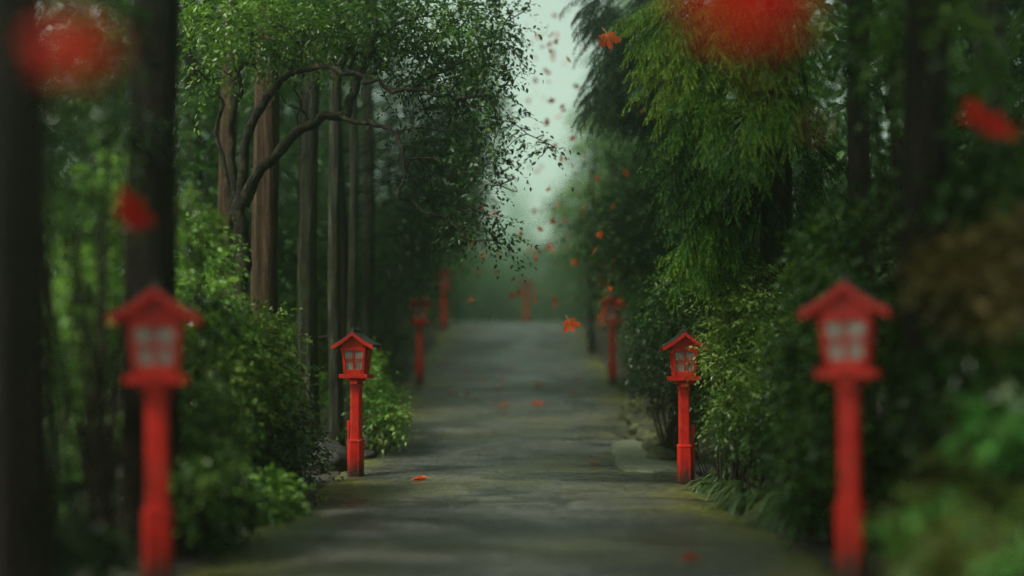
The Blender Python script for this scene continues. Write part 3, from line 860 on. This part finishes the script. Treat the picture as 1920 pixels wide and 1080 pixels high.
for i, (x, y, w) in enumerate(FAR):
    k = i % 4
    o = PROT[k] if k not in used else copy_tree(PROT[k]); used.add(k)
    o.location = (x, y, gz(x, y) - .05); s = random.uniform(.85, 1.15) * (1.0 if w != 'A' else (.9 if y < 100 else 1.65 if y < 230 else 2.6))
    o.scale = (s * 1.0, s, s); o.rotation_euler = (0, 0, random.uniform(0, 6.28))
    tag(o, LAB[w][0], 'tree', LAB[w][1])


# understorey shrubs, copied
SPROT = []
for k in range(2):
    rs = np.random.default_rng(150 + k); e = empty('forest_shrub', (0, 0, -60)); a = MB(); bl = []
    for q in range(9):
        c = np.array([rs.normal(0, .8), rs.normal(0, .6), .5 + 2.3 * (q + .5) / 9]); r = np.array([.75, .7, .45]); bl.append((c, r, 80, .5))
        a.tube(smooth_path([(rs.normal(0, .1), rs.normal(0, .1), -.2), c * .5 + rs.normal(0, .08, 3), c], 4), np.linspace(.03, .008, 9), 6)
    a.build('stem', M['stem'], e, smooth=True)
    soup_obj('foliage', leafy(bl, .13, 8, .5, .4, rs), M['far'], e); SPROT.append(e)
SH = [(-4.6, 21), (-6.2, 20), (-5.2, 24.5), (-7.5, 25), (-4.4, 30), (-6.4, 31), (-8.8, 29), (-4.2, 37), (-6, 38), (-10, 36), (-5.4, 17.5), (-9, 22), (-8, 33),
      (4.4, 20), (5.8, 24), (4.2, 26.5), (4.4, 30.5), (6, 30), (4.2, 36), (6, 37), (7.4, 22), (4.8, 17.5), (6.6, 17), (8.0, 19.6), (9.4, 21), (7.0, 15.4), (10.6, 25), (8.6, 26),
      (-5.5, 46), (-7.5, 50), (-4.5, 52.5), (-9.5, 55), (3.9, 44), (5.2, 50), (-3.6, 58), (3.0, 76), (.4, 84), (-1.5, 80), (5.5, 82), (-4, 76), (1.8, 92), (4.2, 95), (-6, 66), (7.4, 88), (-.8, 98), (6.4, 70)]
SLAB = {'L': ('dim leafy shrub among the understorey in the shade left of the path', 'understorey shrubs on the left'),
        'R': ('dim leafy shrub among the understorey in the shade right of the path', 'understorey shrubs on the right'),
        'A': ('pale leafy shrub among those in the mist beyond the crest', 'misty shrubs beyond the crest')}
for i, (x, y) in enumerate(SH):
    o = SPROT[i] if i < 2 else copy_tree(SPROT[i % 2]); o.location = (x, y, gz(x, y) - .05); s = random.uniform(.85, 1.2) * ((1.9 if y > 70 else 1.4) if y > 43.5 else 1.0)
    o.scale = (s, s, s); o.rotation_euler = (0, 0, random.uniform(0, 6.28)); w = 'A' if y > 43.5 else ('L' if x < 0 else 'R')
    tag(o, SLAB[w][0], 'shrub', SLAB[w][1])


# ------------------------------------------------------------------ bushes
def bush(name, lab, blobs, mat, leaf=.06, k=1.0, ln=.3, n=9, seed=1, cat='bush', group=None, droop=.35):
    """blobs in pixels; its foot stands on the ground below the first blob"""
    rs = np.random.default_rng(seed)
    if blobs[0][4] < 9 and cat == 'bush':      # close to the camera: smaller, denser sprays
        ln, n, k = .17, 7, k * 1.5
    bl = [(*blob_px(*b[:6]), b[6] * k, b[7]) for b in blobs]
    x, y = float(np.mean([b[0][0] for b in bl])), float(np.mean([b[0][1] for b in bl]))
    e = empty(name, (x, y, gz(x, y))); tag(e, lab, cat, group); of = np.array(e.location)
    a = MB()
    for c, r, _, _ in bl:
        for q in range(5):
            tip = inside(c - of, r * .85, 1, rs)[0][0]; tip[2] = max(tip[2], .1)
            b0 = np.array([rs.normal(0, .12), rs.normal(0, .12), -.15 + gz(x, y) - of[2]])
            a.tube(smooth_path([b0, (b0 + tip) / 2 + rs.normal(0, .08, 3) + UP * .1, tip], 4), np.linspace(.016, .004, 9), 5)
    a.build('stem', M['stem'], e, smooth=True)
    soup_obj('foliage', leafy(bl, leaf, n, ln, droop, rs), mat, e, of)
    return e


# right: glossy bush by the sharp lantern, in three plants
bush('glossy_bush', 'glossy small leaved bush leaning over the sharp right lantern', [
    (1388, 600, 50, 60, 12.6, .5, 230, .8), (1352, 660, 26, 50, 12.7, .35, 90, .85), (1400, 680, 55, 60, 12.3, .5, 200, .6), (1360, 540, 40, 35, 12.8, .4, 90, .7), (1430, 560, 50, 60, 12.5, .5, 170, .6)], M['glossy'], .062, 1, .26, 9, 201)
bush('glossy_bush', 'dark glossy bush right of the sharp lantern, behind the strap leaved plants', [
    (1390, 770, 55, 55, 12.0, .5, 210, .5), (1460, 700, 55, 70, 11.3, .5, 220, .5), (1450, 800, 60, 60, 11.0, .5, 220, .35), (1480, 620, 45, 55, 11.6, .5, 150, .45)], M['glossy'], .062, 1, .26, 9, 203)
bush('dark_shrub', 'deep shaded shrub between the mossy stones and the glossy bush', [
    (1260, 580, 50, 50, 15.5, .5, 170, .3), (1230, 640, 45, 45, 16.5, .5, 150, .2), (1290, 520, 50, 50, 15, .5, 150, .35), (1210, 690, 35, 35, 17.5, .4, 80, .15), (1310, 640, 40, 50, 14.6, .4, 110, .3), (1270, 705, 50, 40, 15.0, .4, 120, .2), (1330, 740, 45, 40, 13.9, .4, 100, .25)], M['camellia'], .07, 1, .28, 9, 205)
bush('dark_shrub', 'low dark shrub on the right verge behind the far right lantern', [
    (1215, 630, 32, 40, 23.5, .5, 110, .3), (1240, 560, 44, 60, 23.5, .6, 150, .3), (1200, 690, 22, 22, 23.3, .3, 50, .3)], M['camellia'], .09, 1, .34, 9, 207)
# right near, blurred
bush('leafy_bush', 'blurred green bush behind the closest right lantern post', [
    (1530, 700, 60, 90, 8.6, .5, 150, .5), (1560, 800, 70, 80, 8.2, .5, 150, .45), (1500, 860, 45, 60, 9, .45, 110, .5), (1640, 640, 70, 90, 8.4, .5, 130, .4), (1560, 560, 60, 60, 9.2, .5, 110, .5), (1620, 420, 80, 70, 9.6, .5, 110, .4), (1530, 480, 50, 60, 9.8, .5, 90, .5), (1670, 870, 80, 70, 8.4, .4, 140, .4), (1530, 940, 50, 40, 8.4, .3, 80, .5)], M['bush'], .085, .8, .34, 8, 211)
bush('leafy_bush', 'blurred bush at the lower right edge with a bright green patch on top', [
    (1880, 810, 42, 36, 6.0, .3, 60, .75), (1800, 905, 40, 40, 6.2, .3, 50, .1), (1890, 960, 50, 50, 5.8, .3, 50, .15), (1840, 760, 30, 30, 6.4, .3, 30, .3)], M['olive'], .08, .9, .3, 8, 213)
bush('leafy_bush', 'blurred dark green bush in the lower right corner', [
    (1730, 1000, 50, 60, 5.8, .35, 80, .45), (1790, 1050, 60, 50, 5.2, .3, 70, .4), (1700, 960, 40, 60, 8.0, .3, 60, .5), (1850, 1060, 70, 50, 4.7, .3, 70, .5)], M['olive'], .08, .8, .3, 8, 215)
bush('autumn_bush', 'blurred brown and orange bush on the right below the hovering red leaf', [
    (1830, 520, 70, 60, 6.6, .4, 110, .5), (1890, 470, 50, 60, 6.4, .4, 80, .6), (1780, 500, 45, 50, 6.8, .4, 60, .4), (1880, 590, 60, 50, 6.3, .4, 70, .3)], M['brownleaf'], .08, .9, .3, 8, 217)
bush('leafy_bush', 'blurred mid green bush at the right edge under the upper right corner', [
    (1880, 330, 60, 70, 7.2, .5, 100, .6), (1810, 370, 60, 50, 7.4, .5, 70, .5), (1740, 330, 50, 80, 8.4, .5, 60, .4), (1900, 690, 60, 60, 6.2, .4, 90, .4), (1800, 690, 60, 60, 6.6, .4, 90, .35), (1720, 560, 50, 60, 8, .4, 60, .3), (1740, 760, 50, 60, 7.2, .4, 70, .4)], M['bush'], .085, .85, .34, 8, 219)
bush('hanging_branch', 'blurred green leaves hanging into view at the upper right', [
    (1730, 60, 60, 60, 7.8, .5, 80, .8), (1660, 120, 60, 60, 8.4, .5, 70, .5), (1740, 130, 50, 40, 8, .4, 50, .6), (1650, 30, 60, 50, 8.6, .5, 60, .4), (1890, 150, 50, 50, 7, .4, 50, .5)], M['bush'], .085, .85, .34, 8, 221, cat='branch')

# left
bush('leafy_bush', 'bright green leafy bush left of the crooked trunk, topmost of the left bushes', [
    (372, 475, 40, 45, 11.6, .5, 120, .85), (370, 560, 50, 60, 11.0, .5, 140, .85), (420, 620, 40, 40, 11.6, .4, 110, .65), (400, 660, 55, 50, 11.2, .45, 150, .6)], M['fresh'], .085, .9, .34, 8, 231)
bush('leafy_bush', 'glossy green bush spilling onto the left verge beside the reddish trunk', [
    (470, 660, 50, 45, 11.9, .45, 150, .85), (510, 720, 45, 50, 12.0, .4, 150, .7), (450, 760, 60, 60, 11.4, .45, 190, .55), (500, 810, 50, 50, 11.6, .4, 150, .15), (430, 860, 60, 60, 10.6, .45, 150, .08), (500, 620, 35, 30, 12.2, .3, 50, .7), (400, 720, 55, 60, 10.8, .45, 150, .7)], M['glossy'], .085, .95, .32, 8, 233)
bush('leafy_bush', 'low dark bush at the left road edge before the boulder', [
    (540, 830, 45, 45, 12.6, .4, 130, .2), (500, 900, 55, 40, 11.3, .35, 130, .3), (570, 850, 35, 35, 13.2, .3, 80, .15), (440, 940, 50, 30, 9.9, .3, 70, .1)], M['bush'], .075, .95, .28, 8, 235)
bush('verge_fern', 'fresh green tuft at the foot of the left bushes near the road', [
    (515, 925, 35, 28, 10.4, .3, 80, .8), (480, 955, 35, 22, 9.9, .25, 50, .7)], M['fresh'], .10, .9, .3, 8, 237, cat='fern', droop=.6)
bush('leafy_bush', 'bright green shrub at the road edge right of the sharp left lantern', [
    (715, 755, 36, 36, 16.2, .4, 160, .7), (700, 700, 25, 40, 17, .4, 90, .6), (735, 785, 20, 24, 15.6, .25, 60, .7), (690, 790, 26, 24, 15.6, .3, 70, .4)], M['fresh'], .075, 1, .28, 9, 239)
bush('leafy_bush', 'yellow green shrub between the dark grey trunk and the slim trunk', [
    (610, 650, 26, 60, 20.5, .5, 150, .8), (600, 750, 26, 50, 19, .5, 120, .6), (612, 570, 20, 40, 21, .4, 70, .8)], M['fresh'], .08, 1, .3, 9, 241)
bush('leafy_bush', 'soft green shrub between the reddish trunk and the dark grey trunk', [
    (545, 660, 30, 60, 19.5, .5, 160, .75), (540, 740, 30, 50, 18.5, .5, 130, .5), (545, 580, 22, 40, 20, .4, 60, .7)], M['fresh'], .08, 1, .3, 9, 243)
bush('leafy_bush', 'dim shrub on the verge behind the far left lantern', [
    (725, 640, 34, 40, 23.5, .5, 110, .3), (712, 690, 24, 26, 21.5, .35, 60, .4), (750, 600, 34, 40, 26, .5, 110, .25), (725, 590, 30, 40, 24, .5, 80, .25)], M['camellia'], .09, 1, .34, 9, 245)
# left near, blurred
bush('leafy_bush', 'blurred pale green bush between the two dark trunks on the left', [
    (150, 420, 55, 80, 8.6, .5, 110, .8), (170, 560, 55, 80, 8.2, .5, 120, .8), (130, 680, 50, 70, 7.8, .45, 110, .7), (160, 800, 55, 70, 8.6, .45, 120, .7), (150, 920, 50, 60, 8.2, .4, 90, .5), (200, 330, 40, 50, 8.8, .4, 50, .8)], M['fresh'], .085, .72, .34, 8, 251)
bush('leafy_bush', 'blurred dark bush beside the closest left lantern, towards the road', [
    (390, 800, 55, 70, 8.6, .45, 120, .65), (380, 900, 60, 60, 8.0, .45, 120, .5), (360, 700, 50, 60, 9.2, .45, 100, .8), (430, 960, 40, 30, 8.6, .3, 60, .4), (375, 985, 36, 30, 8.4, .3, 50, .3), (360, 420, 40, 60, 9.6, .4, 70, .8), (380, 610, 40, 50, 9.6, .4, 80, .6)], M['bush'], .085, .85, .32, 8, 253)
bush('leafy_bush', 'blurred near black bush in the lower left corner', [
    (50, 920, 50, 80, 5.8, .3, 80, .15), (30, 1040, 60, 50, 5.4, .3, 70, .1), (150, 1040, 50, 40, 6.2, .3, 60, .15), (40, 700, 40, 60, 6.6, .3, 40, .2)], M['camellia'], .08, .8, .3, 8, 255)
bush('hanging_branch', 'blurred dark green leaves hanging in the upper left', [
    (170, 200, 70, 60, 7.4, .5, 80, .4), (60, 330, 70, 50, 6.4, .4, 70, .35), (200, 60, 60, 60, 7.8, .5, 60, .4), (60, 180, 60, 50, 6.2, .4, 50, .3), (330, 250, 30, 50, 9, .4, 40, .5)], M['bush'], .085, .85, .34, 8, 257, cat='branch')


# strap-leaved plants on the right bank
def strap_plant(px, py, Y, n, L, lab, seed):
    rs = np.random.default_rng(seed)
    c = at(px, py, Y); c[2] = gz(c[0], c[1])
    a = []
    k = 7
    V = []; Q = []; T = []; nv = 0
    for i in range(n):
        an = rs.uniform(0, 6.28); d = np.array([math.cos(an), math.sin(an), 0]) + np.array([-.35, -.3, 0]); d = d / np.linalg.norm(d)
        s = np.array([-d[1], d[0], 0]); l = L * rs.uniform(.6, 1.2); w = rs.uniform(.010, .018); u = rs.uniform(.6, 1.3)
        t = np.linspace(0, 1, k); P = np.array([rs.normal(0, .06), rs.normal(0, .06), 0]) + d * (l * t)[:, None] * .85 + UP * ((u * t - 1.35 * u * t ** 2) * l)[:, None]
        ww = w * np.sin(np.clip(t * .95 + .08, 0, 1) * math.pi) ** .6
        V.append(np.concatenate([P + s * ww[:, None], P - s * ww[:, None] + UP * .004]))
        for j in range(k - 1): Q.append([nv + j, nv + j + 1, nv + k + j + 1, nv + k + j])
        T.append(np.full(2 * k, np.clip(rs.normal(.5, .25), 0, 1))); nv += 2 * k
    o = soup_obj('strap_plant', (np.concatenate(V), np.array(Q), np.concatenate(T)), M['fern'])
    o.location = c
    tag(o, lab, 'plant', 'strap leaved plants on the right bank')


for i, (px, py, Y, n, L, lab) in enumerate([
    (1345, 880, 12.6, 90, .5, 'arching strap leaves right beside the sharp right lantern foot'),
    (1400, 850, 12.0, 110, .6, 'arching strap leaves under the glossy bush, second from the sharp lantern'),
    (1420, 930, 11.0, 120, .6, 'arching strap leaves hanging over the right road edge, mid bank'),
    (1480, 880, 10.8, 120, .65, 'tall arching strap leaves higher on the right bank'),
    (1500, 970, 9.8, 120, .55, 'soft arching strap leaves low on the right bank near the lantern post'),
    (1370, 800, 13.2, 80, .5, 'small strap leaves in the shade behind the sharp right lantern')]):
    strap_plant(px, py, Y, n, L, lab, 300 + i)


# ------------------------------------------------------------------ rocks
def rock(px, py, Y, s, lab, mat, seed, group=None, sq=(1, 1, .7)):
    rs = np.random.default_rng(seed)
    X = (px - CX0) * Y / F
    import bmesh
    bm = bmesh.new(); bmesh.ops.create_icosphere(bm, subdivisions=4, radius=1)
    for v in bm.verts:
        p = v.co.copy(); q = p * 1.1 + Vector((seed * 3.1, 0, 0)); n_ = mnoise.noise(q) * .38 + mnoise.noise(q * 2.7) * .14 + mnoise.noise(q * 7) * .05
        p = p * (1 + n_); p.x *= sq[0]; p.y *= sq[1]; p.z *= sq[2]; v.co = p * s
    me = bpy.data.meshes.new('rock'); bm.to_mesh(me); bm.free(); me.materials.append(mat)
    me.polygons.foreach_set('use_smooth', [True] * len(me.polygons))
    o = link(bpy.data.objects.new('rock', me)); o.location = (X, Y, max(gz(X, Y), rz(X, Y) if abs(X - float(cx(Y))) < 2.2 else -9) + s * sq[2] * .35); o.rotation_euler = (0, 0, rs.uniform(0, 6))
    tag(o, lab, 'rock', group)


RG = 'mossy stones along the right verge'
for i, (px, Y, s, lab) in enumerate([
    (1192, 19.6, .17, 'mossy stone farthest up the row on the right verge'), (1213, 19.4, .20, 'large rounded mossy stone behind the second of the row'),
    (1184, 18.6, .14, 'small mossy stone at the road edge, head of the row'), (1207, 18.0, .19, 'wide mossy stone in the middle of the row'),
    (1215, 17.2, .19, 'mossy stone just below the wide one'), (1228, 16.6, .20, 'flat topped mossy stone in the lower row'),
    (1231, 15.9, .17, 'mossy stone second nearest the sharp right lantern'), (1240, 15.3, .15, 'low mossy stone nearest the sharp right lantern'),
    (1200, 18.9, .13, 'smallest mossy stone wedged between two others')]):
    rock(px, 0, Y, s * 1.22, lab, M['rock'], 400 + i, RG, (1, 1.1, .72))
rock(620, 0, 14.7, .34, 'dark boulder at the foot of the slim trunk beside the sharp left lantern', M['rock_dark'], 430)
rock(585, 0, 14.2, .15, 'smaller dark stone left of the boulder', M['rock_dark'], 431)
rock(690, 0, 15.4, .12, 'dark stone peeping out right of the sharp left lantern', M['rock_dark'], 432)
rock(1330, 0, 13.9, .14, 'dark stone in the hollow behind the sharp right lantern', M['rock_dark'], 433)


# ------------------------------------------------------------------ ground cover
def cover():
    n = 15000
    X = np.where(R.random(n) < .5, -2.3 - R.gamma(1.6, 1.1, n), 2.35 + R.gamma(1.6, 1.1, n)); Y = R.uniform(4, 40, n)
    X = X + cx(Y)
    clump = np.array([mnoise.noise(Vector((x * .9, y * .9, 3))) for x, y in zip(X, Y)])
    k = clump > -.12; X, Y = X[k], Y[k]
    O = np.stack([X, Y, ground(X, Y) + .01], 1); D = R.normal(0, .6, O.shape); D[:, 2] = np.abs(D[:, 2]) + .5
    return sprays(O, D, .10 + .16 * R.random(len(O)), 5, .05, .4, tint=np.clip(.45 + .5 * clump[k], 0, 1))


tag(soup_obj('undergrowth', cover(), M['bush']), 'low green undergrowth covering the forest floor beside the path', 'undergrowth', kind='stuff')


def litter():
    n = 4600
    s = np.where(R.random(n) < .5, -1, 1); d = np.where(R.random(n) < .68, 2.0 + np.abs(R.normal(0, .7, n)), R.uniform(.2, 2, n) ** 1.0)
    Y = R.uniform(5, 40, n); X = s * d; 
    Z = np.where(d < 2.02, road_z(X + cx(Y), Y) + .008, ground(X + cx(Y), Y) + .015)
    P = np.stack([X + cx(Y), Y, Z], 1); A = R.normal(0, 1, P.shape); A[:, 2] *= .12; N = UP + R.normal(0, .18, P.shape)
    L = np.where(d < 1.8, .022, .05) * (.6 + .8 * R.random(n))
    return soup(P, A, N, L, L * .5, R.random(n))


tag(soup_obj('leaf_litter', litter(), M['litter']), 'small brown leaf litter scattered along both verges', 'leaf litter', kind='stuff')

# ------------------------------------------------------------------ red leaves
HALF = [(0, 1.0), (.07, .80), (.16, .82), (.14, .66), (.22, .60), (.15, .38), (.34, .56), (.38, .70), (.46, .60), (.62, .66), (.60, .54), (.78, .50), (.62, .40), (.68, .30), (.50, .22), (.30, .12),
        (.46, .06), (.56, -.10), (.44, -.08), (.30, -.10), (.20, -.18), (.08, -.10), (0, -.06)]


def maple_mesh(size, curl, seed, veins=True, mk='maple'):
    rs = np.random.default_rng(seed)
    r_ = np.array(HALF); l_ = r_[1:-1][::-1] * np.array([-1, 1])
    out = np.concatenate([r_, l_]) * (1 + rs.normal(0, .025, (len(r_) + len(l_), 1)))
    a = MB()

    def Z(p):
        return curl * (p[..., 0] ** 2 * 1.1 + .55 * (p[..., 1] - .3) ** 2 * np.sign(p[..., 1] - .3)) - .10 * np.abs(p[..., 0]) + .05 * np.sin(p[..., 1] * 5 + seed)
    K = len(out); rings = [out, np.array([0, .08]) + (out - np.array([0, .08])) * .5]
    v = []
    for q in rings: v += [[x, y, z] for (x, y), z in zip(q, Z(q))]
    c = np.array([[0, .08]]); v.append([0, .08, float(Z(c)[0])])
    f = []
    for j in range(K):
        j2 = (j + 1) % K; f += [(j, K + j, K + j2, j2), (K + j, 2 * K, K + j2)]
    a.add(np.array(v) * size, f, 0)
    st = np.array([[0, .0, 0], [.01, -.25, -.03], [.05, -.45, -.10], [.06, -.62, -.2]]); st[0, 2] = float(Z(st[:1, :2])[0])
    a.tube(st * size, np.array([.016, .013, .012, .012]) * size, 5, mi=1)
    if veins:
        for tx, ty in ((0, .9), (.55, .58), (-.55, .58), (.46, -.02), (-.46, -.02)):
            t = np.linspace(0, 1, 6)[:, None]; p = np.array([0, .02]) + (np.array([tx, ty]) - np.array([0, .02])) * t
            a.tube(np.column_stack([p, Z(p) + .003]) * size, np.linspace(.013, .004, 6) * size, 4, mi=1)
    me_o = a.build('maple_leaf', [M[mk], M['vein'] if mk == 'maple' else M[mk]])
    return me_o


MAPS = [maple_mesh(.14, c, s) for c, s in ((.35, 1), (-.3, 2), (.55, 3), (.2, 4))] + [maple_mesh(.14, c, s, True, 'maple_deep') for c, s in ((.25, 5), (-.25, 6))]
first = set()


from mathutils import Matrix


def lrot(roll, pitch=0., yaw=0.):
    return (Matrix.Rotation(yaw, 3, 'Z') @ Matrix.Rotation(pitch, 3, 'X') @ Matrix.Rotation(roll, 3, 'Y') @ Matrix.Rotation(math.pi / 2, 3, 'X')).to_euler()


def leaf(px, py, Y, size, rot, lab, group, k, pos=None):
    o = MAPS[k] if k not in first else MAPS[k].copy()
    if k in first: link(o)
    first.add(k)
    o.location = at(px, py, Y) if pos is None else pos
    o.rotation_euler = rot; s = size / .20; o.scale = (s, s, s)
    tag(o, lab, 'leaf', group)


PI = math.pi
FG, RGp = 'red leaves falling through the air', 'red leaves lying on the road'
leaf(1138, 66, 12.2, .25, lrot(2.85, -.12, .1), 'sharp orange red maple leaf hovering before the dark conifer', FG, 0)
leaf(1067, 602, 12.2, .20, lrot(2.7, -.3, -.2), 'sharp orange red maple leaf hovering above the crest of the road', FG, 1)
leaf(1885, 232, 6.3, .42, lrot(-1.5, -.85, .1), 'blurred red maple leaf hovering at the right edge above the brown bush', FG, 4)
leaf(240, 408, 6.2, .26, lrot(.75, -.2, 1.0), 'blurred folded red leaf hovering above the closest left lantern', FG, 4)
leaf(128, 118, 2.6, .20, lrot(.1, -.2, .1), 'red leaf so close it is a round blur in the upper left corner', FG, 5)
leaf(1405, 25, 2.2, .31, lrot(-.1, -.3, .1), 'red leaf so close it is a wide blur over the hanging cedar', FG, 4)
leaf(1530, 240, 3.4, .034, (1.2, .4, 2.0), 'faint small red blur beside the hanging cedar', FG, 5)


def on_road(px, py, size, rotz, lab, k, tilt=(.12, -.1)):
    Y = 12.0
    for _ in range(60):
        zt = CH + (HY - py) * Y / F; X = (px - CX0) * Y / F
        Y += (zt - rz(X, Y)) * 4.0
        Y = min(max(Y, 4), 34)
    X = (px - CX0) * Y / F
    leaf(0, 0, 0, size, (tilt[0], tilt[1], rotz), lab, RGp, k, (X, Y, rz(X, Y) + .03))


on_road(788, 899, .32, 1.2, 'large orange red leaf on the road just right of the sharp left lantern', 1, (-.18, .1))
on_road(1120, 869, .22, 2.0, 'red leaf on the road at the edge of the worn patch', 3)
on_road(1300, 1052, .15, .4, 'blurred red leaf on the road near the bottom of the photo', 5)
SML = [(937, 763), (1000, 758), (1077, 739), (850, 740), (878, 738), (906, 717), (946, 715), (1026, 699), (835, 684), (960, 690), (1010, 725), (935, 728), (880, 700), (1080, 712)]
for i, (px, py) in enumerate(SML):
    on_road(px, py, (.24, .28, .2, .16, .15, .16, .17, .15)[i % 8], random.uniform(0, 6), 'small soft red leaf lying on the road between the sharp and the far lanterns', i % 4, (random.uniform(-.3, .3), random.uniform(-.3, .3)))

# drifting small leaves in the mist
rs = np.random.default_rng(77)
spots = []
while len(spots) < 150:
    px, py = rs.normal(1040, 85), rs.uniform(20, 575)
    lim = 60 + 60 * (py / 500)
    if not (900 - (py > 330) * 110 < px < 1230): continue
    if px < 985 and py < 300 and rs.random() < .9: continue
    if py < 130 and px > 1130: continue
    spots.append((px, py))
for i, (px, py) in enumerate(spots):
    Y = rs.uniform(16.5, 26)
    leaf(px, py, Y, rs.uniform(.07, .15), tuple(rs.uniform(0, 6.28, 3)), 'small soft red leaf drifting in the misty gap above the path', 'small red leaves drifting in the mist', int(rs.integers(4)))

# ------------------------------------------------------------------ haze
HD = .0068
mb = MB(); mb.box((0, 135, 14), (380, 330, 36))
hz = mb.build('haze', bpy.data.materials.new('mist'))
hm = hz.data.materials[0]; hm.use_nodes = True; nt = hm.node_tree; nt.nodes.clear()
out = nt.nodes.new('ShaderNodeOutputMaterial'); pv_ = nt.nodes.new('ShaderNodeVolumePrincipled')
pv_.inputs['Color'].default_value = (.76, .96, .78, 1); pv_.inputs['Density'].default_value = HD; pv_.inputs['Anisotropy'].default_value = .9
pv_.inputs['Density Attribute'].default_value = ''
nt.links.new(pv_.outputs[0], out.inputs['Volume'])
tag(hz, 'pale green mist filling the forest', 'mist', kind='stuff')

# ------------------------------------------------------------------ light
SUN_EL, SUN_AZ = 50.0, 238.0      # azimuth: clockwise from +Y
w = bpy.data.worlds.new('World'); SC.world = w; w.use_nodes = True; nt = w.node_tree
bg = nt.nodes['Background']; sky = nt.nodes.new('ShaderNodeTexSky'); sky.sky_type = 'NISHITA'; sky.sun_disc = False
sky.sun_elevation = math.radians(SUN_EL); sky.sun_rotation = math.radians(SUN_AZ); sky.dust_density = 1.0; sky.air_density = 1.0
hs = nt.nodes.new('ShaderNodeHueSaturation'); hs.inputs['Saturation'].default_value = .18
nt.links.new(sky.outputs[0], hs.inputs['Color'])
tn = mixc(nt, hs.outputs[0], (.90, 1.02, .87), 1.0, 'MULTIPLY')
nt.links.new(tn, bg.inputs[0]); bg.inputs[1].default_value = .15
sd = bpy.data.lights.new('sun', 'SUN'); sd.energy = 4.2; sd.angle = math.radians(10); sd.color = (1, .96, .86)
so = link(bpy.data.objects.new('sun', sd))
el, az = math.radians(SUN_EL), math.radians(SUN_AZ)
so.rotation_euler = Vector((-math.sin(az) * math.cos(el), -math.cos(az) * math.cos(el), -math.sin(el))).to_track_quat('-Z', 'Y').to_euler()

# ------------------------------------------------------------------ camera
cd = bpy.data.cameras.new('camera'); cam = link(bpy.data.objects.new('camera', cd))
cam.location = (0, 0, CH); cam.rotation_euler = (math.radians(90), 0, 0)
cd.sensor_width = 36; cd.lens = F / 1920 * 36; cd.shift_y = (HY - 540) / 1920; cd.clip_end = 600; cd.clip_start = .05
cd.dof.use_dof = True; cd.dof.focus_distance = 13.3; cd.dof.aperture_fstop = cd.lens / 1000 / .18; cd.dof.aperture_blades = 0
SC.camera = cam

SC.render.engine = 'CYCLES'
cy = SC.cycles
cy.use_denoising = True
try:
    cy.denoiser = 'OPENIMAGEDENOISE'; cy.denoising_input_passes = 'RGB_ALBEDO_NORMAL'; cy.denoising_prefilter = 'NONE'
except Exception: pass
cy.max_bounces = 6; cy.diffuse_bounces = 3; cy.glossy_bounces = 2; cy.transmission_bounces = 3; cy.volume_bounces = 1; cy.transparent_max_bounces = 4
cy.sample_clamp_indirect = 4; cy.caustics_reflective = False; cy.caustics_refractive = False
vs = SC.view_settings
vs.view_transform = 'Standard'; vs.look = 'None'; vs.exposure = 0.48; vs.gamma = 1
